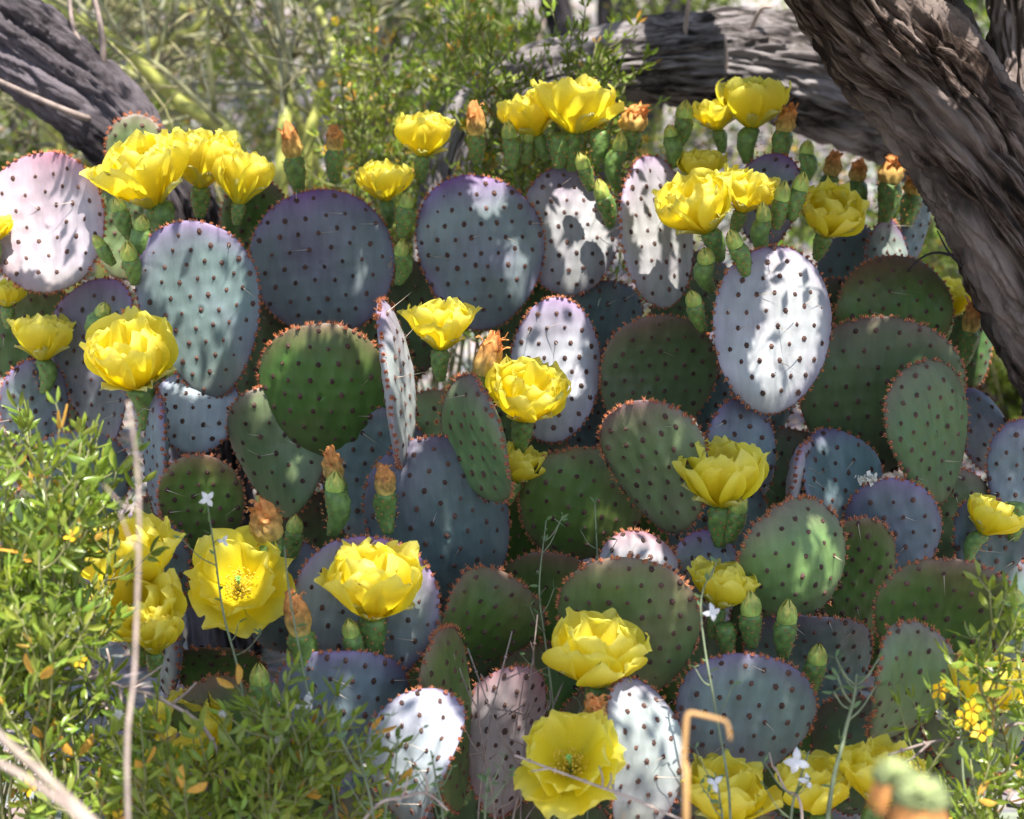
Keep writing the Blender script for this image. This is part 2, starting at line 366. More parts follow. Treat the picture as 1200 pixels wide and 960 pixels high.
def make_pad(cac, cx, cy, w, h, d, yaw, tilt, roll, kind, fringe=.5, spines=4, wave=1.0, wt=None, a=None):
    cac.k += 1; seed = int(cx * 7 + cy * 13 + w)
    r = np.random.default_rng(seed)
    s = d / FPX
    H = h * s / max(.6, math.cos(rad(tilt - PITCH))); W = (wt * s if wt else min(w * s / max(.2, math.cos(rad(yaw))), H * 1.05))
    T = .0075 + .012 * min(W, H) * r.uniform(.8, 1.5); a = r.uniform(.02, .26) if a is None else a
    rings = np.concatenate([np.linspace(0.04, .8, 18), [.86, .91, .95, .98, .995, 1.0]]); seg = 92
    ph = np.arange(seg) * 2 * math.pi / seg
    w1, w2, p1, p2 = r.normal(0, .030), r.normal(0, .022), r.uniform(0, 6.28), r.uniform(0, 6.28)
    wob = 1 + w1 * np.sin(2 * ph + p1) + w2 * np.sin(3 * ph + p2) + .004 * np.sin(11 * ph + p2)
    neck = 1 - .20 * np.exp(-((ph - math.pi) / .35) ** 2) * 0
    ox = W / 2 * np.sin(ph) * (1 + a * np.cos(ph)) * wob * neck; oz = H / 2 * np.cos(ph) * wob
    bend = r.normal(0, .016); bend2 = r.normal(0, .016); bend3 = r.normal(0, .012); kb = .25 if abs(yaw) > 45 else 1; bend *= kb; bend2 *= kb; bend3 *= kb; ws = int(r.integers(1e6))
    def thick(q): return T * (1 - q ** 3.2) ** .55
    def skew(x, z):
        return bend * (x / (W / 2)) ** 2 + bend2 * (z / (H / 2)) ** 2 + bend3 * x * z / (W * H / 4) + .3 * bend * np.sin(5 * x / W + p2) * (z / (H / 2) + .4)
    # areole lattice
    sp = .0235 * (1.0 if W > .1 else .86) * r.uniform(.9, 1.08); pts = []
    th0 = rad(r.uniform(-12, 12)); nn = int(max(W, H) / sp) + 2
    for i in range(-nn, nn + 1):
        for j in range(-nn, nn + 1):
            u = (i + .5 * (j & 1)) * sp; v = j * sp * .84
            u, v = u * math.cos(th0) - v * math.sin(th0), u * math.sin(th0) + v * math.cos(th0)
            u += r.normal(0, .0014); v += r.normal(0, .0014)
            an = math.atan2(u / (W / 2), v / (H / 2)); k = math.hypot(u / (W / 2 * (1 + a * math.cos(an))), v / (H / 2))
            if k < .93: pts.append((u, v, k))
    A = np.array(pts)
    def bumps(x, z):
        D = (x[:, None] - A[None, :, 0]) ** 2 + (z[:, None] - A[None, :, 1]) ** 2
        return np.exp(-D / (.0062 ** 2)).sum(1)
    def surf(x, z, q, side):
        Q = np.stack([x, z, np.full(len(x), side * .05)], 1)
        # skin corrugated lengthwise, swollen at the areoles
        y = thick(q) + .0017 * bumps(x, z) * (q < .97) + wave * .0012 * noise(Q * (1, .22, 1), 26, ws, 2) * (1 - q ** 6) + wave * .0022 * noise(Q, 7, ws + 1, 1) * (1 - q ** 6)
        return y
    V = []; F = []
    QR = np.repeat(rings, seg); X = np.outer(rings, ox).ravel(); Z = np.outer(rings, oz).ravel()
    Yf = -surf(X, Z, QR, -1) + skew(X, Z); Yb = surf(X, Z, QR, 1) + skew(X, Z)
    n = len(rings); Vf = np.stack([X, Yf, Z], 1); Vb = np.stack([X, Yb, Z], 1)[:-seg]
    cf = np.array([[0, -thick(0.) + 0, 0]]); cb = np.array([[0, thick(0.), 0]])
    V = np.concatenate([Vf, Vb, cf, cb]); ob = n * seg
    ic, jc = len(V) - 2, len(V) - 1
    for i in range(n - 1):
        for j in range(seg):
            k = (j + 1) % seg
            F.append([i * seg + j, i * seg + k, (i + 1) * seg + k, (i + 1) * seg + j])
            if i < n - 2: F.append([ob + i * seg + k, ob + i * seg + j, ob + (i + 1) * seg + j, ob + (i + 1) * seg + k])
            else: F.append([ob + i * seg + k, ob + i * seg + j, (i + 1) * seg + j, (i + 1) * seg + k])
    for j in range(seg):
        k = (j + 1) % seg; F.append([ic, k, j]); F.append([jc, ob + j, ob + k])
    c0, c1 = (np.array(c) for c in KIND[kind]); qa = np.concatenate([QR, QR[:-seg], [0, 0]])
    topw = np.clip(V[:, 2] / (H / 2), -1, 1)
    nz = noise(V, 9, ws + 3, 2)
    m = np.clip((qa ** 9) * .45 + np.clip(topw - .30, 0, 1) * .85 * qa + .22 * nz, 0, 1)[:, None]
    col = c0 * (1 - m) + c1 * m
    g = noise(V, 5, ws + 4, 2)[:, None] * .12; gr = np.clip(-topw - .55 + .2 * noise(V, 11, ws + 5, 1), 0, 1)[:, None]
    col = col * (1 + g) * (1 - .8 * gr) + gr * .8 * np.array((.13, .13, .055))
    tint = r.normal(0, .06, 3) * (1, .5, 1) + r.normal(0, .07); col = np.clip(col * (1 + tint), .01, 1)
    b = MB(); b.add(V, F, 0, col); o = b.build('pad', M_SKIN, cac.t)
    R = Euler((0, rad(roll), 0)).to_matrix() @ Euler((0, 0, rad(yaw))).to_matrix() @ Euler((-rad(tilt), 0, 0)).to_matrix()
    o.matrix_local = Matrix.Translation(P(cx, cy, d) - cac.o) @ R.to_4x4()
    # areoles: dark woolly cushions with short bristles
    b = MB(); bp = []; bd = []; rim_p = []; rim_d = []
    hexa = np.arange(6) * math.pi / 3
    for (x, z, q) in pts:
        for side in (-1, 1):
            y0 = side * float(surf(np.array([x]), np.array([z]), np.array([q]), side)[0]) + skew(x, z)
            rr = r.uniform(.0027, .0039)
            ring = np.stack([x + rr * np.cos(hexa), np.full(6, y0 - side * .0006), z + rr * 1.15 * np.sin(hexa)], 1)
            b.add(np.vstack([ring, [[x, y0 + side * .0017, z]]]), [[i, (i + 1) % 6, 6] if side > 0 else [(i + 1) % 6, i, 6] for i in range(6)], 0, np.array((1, 1, 1)) * r.uniform(.6, 1.5))
            for k in range(3):
                bp.append((x + r.normal(0, .0012), y0, z + r.normal(0, .0012))); bd.append((r.normal(0, .4), side, r.normal(.35, .4)))
    if bp:
        v, f = spikes(bp, bd, r.uniform(.0018, .0040, len(bp)), .0005); b.add(v, f, 2)
    # the rim carries closer-set cushions with golden bristles
    per = np.sum(np.hypot(np.diff(ox, append=ox[0]), np.diff(oz, append=oz[0]))); na = int(per / .0082)
    pp = []; pd = []
    for i in range(na):
        f = (i + r.uniform(-.25, .25)) / na; an = f * 2 * math.pi; lo = abs(an - math.pi) < .5
        wb = 1 + w1 * math.sin(2 * an + p1) + w2 * math.sin(3 * an + p2)
        x = W / 2 * math.sin(an) * (1 + a * math.cos(an)) * wb; z = H / 2 * math.cos(an) * wb
        nx, nz_ = math.sin(an) / W, math.cos(an) / H; l = math.hypot(nx, nz_); nx /= l; nz_ /= l
        y0 = skew(x, z) + r.normal(0, .002); rr = r.uniform(.0022, .0033)
        tx, tz = nz_, -nx
        ring = np.stack([x + rr * np.cos(hexa) * tx - nx * .0012, y0 + rr * np.sin(hexa), z + rr * np.cos(hexa) * tz - nz_ * .0012], 1)
        b.add(np.vstack([ring, [[x + nx * .0032, y0, z + nz_ * .0032]]]), [[i2, (i2 + 1) % 6, 6] for i2 in range(6)], 0, (3.2, 2.0, 1.6))
        for k in range(int((5 + 9 * fringe) * (.3 if lo else 1))):
            pp.append((x + r.normal(0, .0016) * tx, y0 + r.normal(0, .0018), z + r.normal(0, .0016) * tz)); pd.append((nx + r.normal(0, .33), r.normal(0, .45), nz_ + r.normal(0, .33)))
    v, f = spikes(pp, pd, r.uniform(.0018, .0032 + .0022 * fringe, len(pp)), .0006); b.add(v, f, 1)
    tag(b.build('areoles', [M_AREOLE, M_GLOCHID, M_BRISTLE], o, smooth=False), kind='stuff')
    if spines:
        b = MB(); sp_ = []; sdv = []
        cand = [p for p in pts if p[1] > -H * .25]; 
        for i in r.permutation(len(cand))[:int(spines)]:
            x, z, q = cand[i]; y0 = -thick(q) + skew(x, z); sp_.append((x, y0, z)); sdv.append((r.normal(0, .9), -1, r.normal(.1, .5)))
        if sp_:
            v, f = spikes(sp_, sdv, r.uniform(.018, .042, len(sp_)), .0006); b.add(v, f); tag(b.build('spines', M_SPINE, o), kind='stuff')
    return o

# ---- flower pieces (meshes shared by all flowers)
def petal_mesh(seed, cup, curl, W, ragged=.05, bulge=.07):
    r = np.random.default_rng(seed); nu, nv = 13, 10
    tt = np.linspace(0, 1, nv); vv = 1 - (1 - tt) ** 1.5
    U, Vv = np.meshgrid(np.linspace(-1, 1, nu), vv); U = U.ravel(); Vv = Vv.ravel()
    shp = .16 + .84 * np.sin(np.clip(Vv / .66, 0, 1) * math.pi / 2) ** 1.15
    shp *= np.where(Vv > .66, np.sqrt(np.clip(1 - ((Vv - .66) / .34) ** 2 * .80, 0, 1)), 1)
    x = U * W / 2 * shp; k1, k2, f1, f2, f3 = r.uniform(3, 6), r.uniform(8, 12), *r.uniform(0, 6.28, 3)
    tip = 1 - .10 * np.abs(U) ** 2 * Vv ** 3 + ragged * Vv ** 6 * (np.sin(U * k1 + f1) + .6 * np.sin(U * k2 + f2)) - .05 * np.exp(-((U - r.normal(0, .2)) / .14) ** 2) * Vv ** 7
    z = Vv * tip
    y = -cup * (U ** 2) * W * (.35 + .65 * Vv) + curl * (Vv ** 3.2) + bulge * np.sin(Vv * math.pi) \
        + .055 * np.sin(U * k1 + f2) * Vv ** 2 + .03 * np.sin(U * k2 + f3) * Vv ** 3.5 + .02 * np.sin(Vv * 7 + U * 2 + f1) * Vv + .006 * np.cos(U * 19)
    F = [[j * nu + i, j * nu + i + 1, (j + 1) * nu + i + 1, (j + 1) * nu + i] for j in range(nv - 1) for i in range(nu - 1)]
    e = Vv ** 3.5; c = np.stack([1 + .08 * e, 1 + .13 * e, 1 + 6 * e], 1) * (1 - .10 * np.exp(-(U / .12) ** 2) * (1 - Vv))[:, None]  # tips painted paler, like rims catching the sun
    b = MB(); b.add(np.stack([x, y, z], 1), F, 0, c)
    return b
# local petal frame: z along the petal, +y outward
PET_CUP = [petal_mesh(100 + i, .16, -.03 + .08 * (i % 3), .98 + .12 * (i % 2)).mesh('petal', [M_PETAL]) for i in range(7)]
PET_OPEN = [petal_mesh(200 + i, .13, -.04 + .09 * (i % 3), .94 + .10 * (i % 2)).mesh('petal', [M_PETAL]) for i in range(7)]
SEP = [petal_mesh(300 + i, .2, .25, .55, .02).mesh('sepal', [M_SEPAL]) for i in range(3)]
def ovary_mesh(seed, L=.04, R=.0125):
    r = np.random.default_rng(seed); seg, n = 28, 16
    t = np.linspace(0, 1, n); prof = R * (.50 + .55 * np.sin(np.clip(t * 1.15, 0, 1) * math.pi / 2)) * (1 - .22 * np.exp(-((t - 1) / .08) ** 2))
    a = np.arange(seg) * 2 * math.pi / seg; b = MB()
    A = np.tile(a, n); Tt = np.repeat(t, seg); R0 = np.repeat(prof, seg)
    knob = np.maximum(0, np.cos(A * 5 + Tt * 9) * np.cos(Tt * 24 - .5)) * .12
    Rr = R0 * (1 + knob + .03 * np.sin(3 * A + r.uniform(0, 6)))
    bendx = r.normal(0, .003)
    V = np.stack([Rr * np.cos(A) + bendx * np.sin(Tt * 3), Rr * np.sin(A), Tt * L - L], 1)
    F = [[i * seg + j, i * seg + (j + 1) % seg, (i + 1) * seg + (j + 1) % seg, (i + 1) * seg + j] for i in range(n - 1) for j in range(seg)]
    F += [list(range(seg))[::-1], [(n - 1) * seg + j for j in range(seg)]]
    b.add(V, F, 0, np.stack([.9 + .3 * knob / .12, .9 + .25 * knob / .12, np.full(len(V), .9)], 1))
    pos = []; dr = []; h6 = np.arange(5) * 2 * math.pi / 5
    for i in range(5):
        for j in range(7):
            tt = (i + .6 + .3 * (j % 2)) / 5.2; an = j * 2 * math.pi / 7 + i * .55; rr = np.interp(tt, t, prof) * 1.05
            c = np.array([rr * math.cos(an), rr * math.sin(an), tt * L - L]); nrm = np.array([math.cos(an), math.sin(an), .5]); tg = np.array([-math.sin(an), math.cos(an), 0])
            b.add(np.vstack([[c + .0013 * (math.cos(k) * tg + math.sin(k) * np.array([0, 0, 1])) for k in h6], [c + nrm * .0012]]), [[k, (k + 1) % 5, 5] for k in range(5)], 1)
            for k in range(4 if tt < .8 else 7): pos.append(c); dr.append(nrm + r.normal(0, .5, 3))
    v, f = spikes(pos, dr, r.uniform(.0018, .0045, len(pos)), .0004); b.add(v, f, 1)
    return b.mesh('flower', [M_OVARY, M_GLOCHID])
OVARY = [ovary_mesh(i, .04 + .004 * i, .012 + .0006 * i) for i in range(4)]
def stamens_mesh():
    r = np.random.default_rng(5); b = MB()
    for i in range(90):
        a = r.uniform(0, 6.28); k = r.random() ** .5; p0 = np.array([.10 * math.cos(a) * k, .10 * math.sin(a) * k, .02]); ln = r.uniform(.28, .46)
        d = np.array([math.cos(a) * k * .62, math.sin(a) * k * .62, 1]); d /= np.linalg.norm(d); p1 = p0 + d * ln
        v, f = spikes([p0], [d], ln, .008); b.add(v, f, 0)
        o = np.array([[1, 0, 0], [-1, 0, 0], [0, 1, 0], [0, -1, 0], [0, 0, 1.4], [0, 0, -1.4]]) * .022 + p1
        b.add(o, [[0, 2, 4], [2, 1, 4], [1, 3, 4], [3, 0, 4], [2, 0, 5], [1, 2, 5], [3, 1, 5], [0, 3, 5]], 0, (1.1, 1.05, 1.6))
    return b.mesh('stamens', [M_STAMEN])
STAM = stamens_mesh()
def stigma_mesh():
    b = MB(); b.add(*tube([(0, 0, .02), (0, 0, .3), (0, 0, .46)], [.022, .03, .028], 8), 0)
    for k in range(7):
        a = k * 6.283 / 7; b.add(*tube([(0, 0, .44), (.03 * math.cos(a), .03 * math.sin(a), .52), (.05 * math.cos(a), .05 * math.sin(a), .56)], [.018, .022, .008], 6), 0)
    return b.mesh('stigma', [M_STIGMA])
STIG = stigma_mesh()
def tip_mesh(seed):
    """closed bud: pointed, wrapped in overlapping scales"""
    r = np.random.default_rng(seed); b = MB(); seg, n = 20, 9
    t = np.linspace(0, 1, n); prof = .0112 * np.sqrt(np.clip(1 - t ** 1.5, 0, 1)) * (1 + .12 * np.sin(t * 3)); a = np.arange(seg) * 6.283 / seg
    A = np.tile(a, n); Tt = np.repeat(t, seg); Rr = np.repeat(prof, seg)
    V = np.stack([Rr * np.cos(A), Rr * np.sin(A), Tt * .026 - .001], 1); F = [[i * seg + j, i * seg + (j + 1) % seg, (i + 1) * seg + (j + 1) % seg, (i + 1) * seg + j] for i in range(n - 1) for j in range(seg)]
    b.add(V, F, 0, (.9, .95, .8))
    for ring, (z0, nr, L) in enumerate([(0.0, 7, .017), (.004, 6, .021), (.009, 5, .020)]):
        for k in range(nr):
            an = (k + .5 * ring) * 6.283 / nr + r.normal(0, .1); vv = []
            for i in range(4):
                f = i / 3; z = z0 + f * L; rr = float(np.interp(z / .026, t, prof)) + .0012 + .0006 * f
                wd = (.62 if ring < 2 else .8) * (1 - f ** 1.6) + .02
                for u in (-1, 0, 1): vv.append((rr * math.cos(an + u * wd) * (1 + .05 * (u == 0)), rr * math.sin(an + u * wd) * (1 + .05 * (u == 0)), z))
            c = r.uniform(.75, 1.2)
            b.add(vv, [[i * 3 + u, i * 3 + u + 1, i * 3 + u + 4, i * 3 + u + 3] for i in range(3) for u in range(2)], 0, (c * (1 + .25 * ring), c, c * .8))
    return b.mesh('bud_tip', [M_BUD])
TIP = [tip_mesh(400 + i) for i in range(3)]
def wilt_mesh(seed):
    """withered flower: twisted crumpled tuft"""
    r = np.random.default_rng(seed); b = MB(); seg, n = 26, 18; t = np.linspace(0, 1, n); a = np.arange(seg) * 6.283 / seg
    A = np.tile(a, n); Tt = np.repeat(t, seg)
    prof = np.interp(Tt, [0, .25, .55, .8, 1], [.0105, .0125, .0098, .0082, .003])
    tw = r.uniform(1.5, 3); fold = .26 * np.sin(7 * A + tw * Tt * 3) * np.sin(Tt * 2.6) + .16 * np.sin(12 * A - 5 * Tt + r.uniform(0, 6)) * Tt
    Q = np.stack([np.cos(A), np.sin(A), Tt * 3], 1); R = prof * (1 + fold + .25 * Tt * noise(Q, .8, seed, 2))
    bx = r.normal(0, .004); V = np.stack([R * np.cos(A) + bx * Tt ** 2, R * np.sin(A), Tt * .036 + .004 * Tt * noise(Q, .9, seed + 9, 1)], 1)
    F = [[i * seg + j, i * seg + (j + 1) % seg, (i + 1) * seg + (j + 1) % seg, (i + 1) * seg + j] for i in range(n - 1) for j in range(seg)]
    c0 = np.array([[.75, 1.15, .9]]) * (1 - Tt[:, None]) + np.array([[1.15, .85, .75]]) * Tt[:, None]
    b.add(V, F, 0, c0 * (1 + .2 * noise(Q, 1.3, seed + 3, 2))[:, None])
    for k in range(9):     # loose curled petal tips
        an = r.uniform(0, 6.28); z0 = r.uniform(.016, .034); rr = .007; wd = r.uniform(.003, .006); l = r.uniform(.008, .014)
        dirv = np.array([math.cos(an) * r.uniform(.2, 1), math.sin(an) * r.uniform(.2, 1), r.uniform(.3, 1)]); tg = np.array([-math.sin(an), math.cos(an), 0.]); p = np.array([rr * math.cos(an) + bx * .5, rr * math.sin(an), z0]); vv = []
        for i in range(4):
            f = i / 3; q = p + dirv * l * f + np.array([0, 0, -.006 * f * f * r.uniform(0, 1)]); ww = wd * (1 - .6 * f)
            vv += [q - tg * ww, q + np.array([math.cos(an), math.sin(an), 0]) * .001, q + tg * ww]
        c = r.uniform(.7, 1.3); b.add(vv, [[i * 3 + u, i * 3 + u + 1, i * 3 + u + 4, i * 3 + u + 3] for i in range(3) for u in range(2)], 0, (c, c * .85, c * .8))
    return b.mesh('withered_petals', [M_WILT])
WILT = [wilt_mesh(500 + i) for i in range(5)]

def axis(tr, tc):
    """tr: lean to the right, tc: lean towards the viewer, degrees from upright"""
    return (Vector((math.sin(rad(tr)), -math.sin(rad(tc)), 0)) + Vector((0, 0, max(.05, math.cos(rad(max(abs(tr), abs(tc)))))))).normalized()
def flower(cac, px, py, w, d, tr, tc, kind='cup', ovary=1.0, n1=7, n2=5):
    rr = random.Random(int(px * 31 + py)); s = d / FPX; ax = axis(tr, tc); W = w * s
    opn = {'cup': (33, 17), 'open': (57, 40), 'tight': (15, 8)}[kind]
    L = W * {'cup': .77, 'open': .58, 'tight': .95}[kind]
    # the axis point about a third up the corolla sits where the photograph shows its middle
    up = ax - FWD * ax.dot(FWD)
    base = P(px, py, d) - ax * L * {'cup': .47, 'open': .28, 'tight': .47}[kind]
    o = link('flower', OVARY[rr.randrange(4)], cac.t)
    sc = max(.7, min(1.15, W / .1)) * ovary
    o.matrix_local = Matrix.Translation(base - cac.o) @ (axis_mat(ax, rr.uniform(0, 6)) @ Matrix.Scale(sc, 3)).to_4x4()
    inv = 1 / sc
    meshes = PET_OPEN if kind == 'open' else PET_CUP
    def put(me, name, an, op, ln, off):
        c = link(name, me, o); yaw = Matrix.Rotation(an, 3, 'Z'); lean = Matrix.Rotation(-rad(op), 3, 'X')   # lean tip outward (+y)
        Rm = yaw @ lean @ Matrix.Rotation(rr.gauss(0, .12), 3, 'Z')
        c.matrix_local = Matrix.Translation(yaw @ Vector((0, off * inv, 0))) @ (Rm @ Matrix.Diagonal(Vector((rr.uniform(.9, 1.12), 1, 1)) * ln * inv).to_3x3()).to_4x4()
    for k in range(n1): put(meshes[rr.randrange(7)], 'petal', 6.283 * k / n1 + rr.gauss(0, .12), opn[0] + rr.gauss(0, 5), L * rr.uniform(.88, 1.06), .10 * L)
    for k in range(n2): put(meshes[rr.randrange(7)], 'petal', 6.283 * (k + .5) / n2 + rr.gauss(0, .15), opn[1] + rr.gauss(0, 4), L * rr.uniform(.86, 1.0), .06 * L)
    for k in range(6): put(SEP[rr.randrange(3)], 'sepal', 6.283 * k / 6 + rr.gauss(0, .15), opn[0] + 7 + rr.gauss(0, 6), L * rr.uniform(.45, .62), .12 * L)
    for nm, me in (('stamens', STAM), ('stigma', STIG)):
        c = link(nm, me, o); c.matrix_local = Matrix.Scale(L * inv, 4)
def bud(cac, px, py, d, tr, tc, size=1.0, tip=True):
    rr = random.Random(int(px * 17 + py)); ax = axis(tr, tc); o = link('bud', OVARY[rr.randrange(4)], cac.t)
    o.matrix_local = Matrix.Translation(P(px, py, d) - cac.o) @ (axis_mat(ax, rr.uniform(0, 6)) @ Matrix.Diagonal((size, size, size * rr.uniform(.9, 1.1)))).to_4x4()
    if tip:
        c = link('bud_tip', TIP[rr.randrange(3)], o); f = rr.uniform(.8, 1.0); c.matrix_local = Matrix.Diagonal((f, f, f * rr.uniform(.8, 1.1), 1))
def wilted(cac, px, py, d, tr, tc, size=1.0, ln=1.0, pinch=1.0):
    rr = random.Random(int(px * 19 + py)); ax = axis(tr, tc); o = link('wilted_flower', OVARY[rr.randrange(4)], cac.t)
    o.matrix_local = Matrix.Translation(P(px, py, d) - cac.o) @ (axis_mat(ax, rr.uniform(0, 6)) @ Matrix.Scale(size, 3)).to_4x4()
    c = link('withered_petals', WILT[rr.randrange(5)], o); c.matrix_local = Matrix.Diagonal((pinch, pinch, ln, 1))

def ground_at(px, py, d):
    p = P(px, py, d); p.z = GZ(p.x, p.y); return p
MAIN = Cactus(ground_at(600, 700, 2.22), 'sprawling prickly pear cactus with blue-grey, purple and green pads and many yellow flowers')
LEFT = Cactus(ground_at(70, 400, 2.46), 'pinkish-grey prickly pear with red-rimmed pads below the dark leaning trunk')
BACK = Cactus(ground_at(1040, 420, 2.58), 'small prickly pear with brown withered flowers behind the big cactus under the mesquite limb')

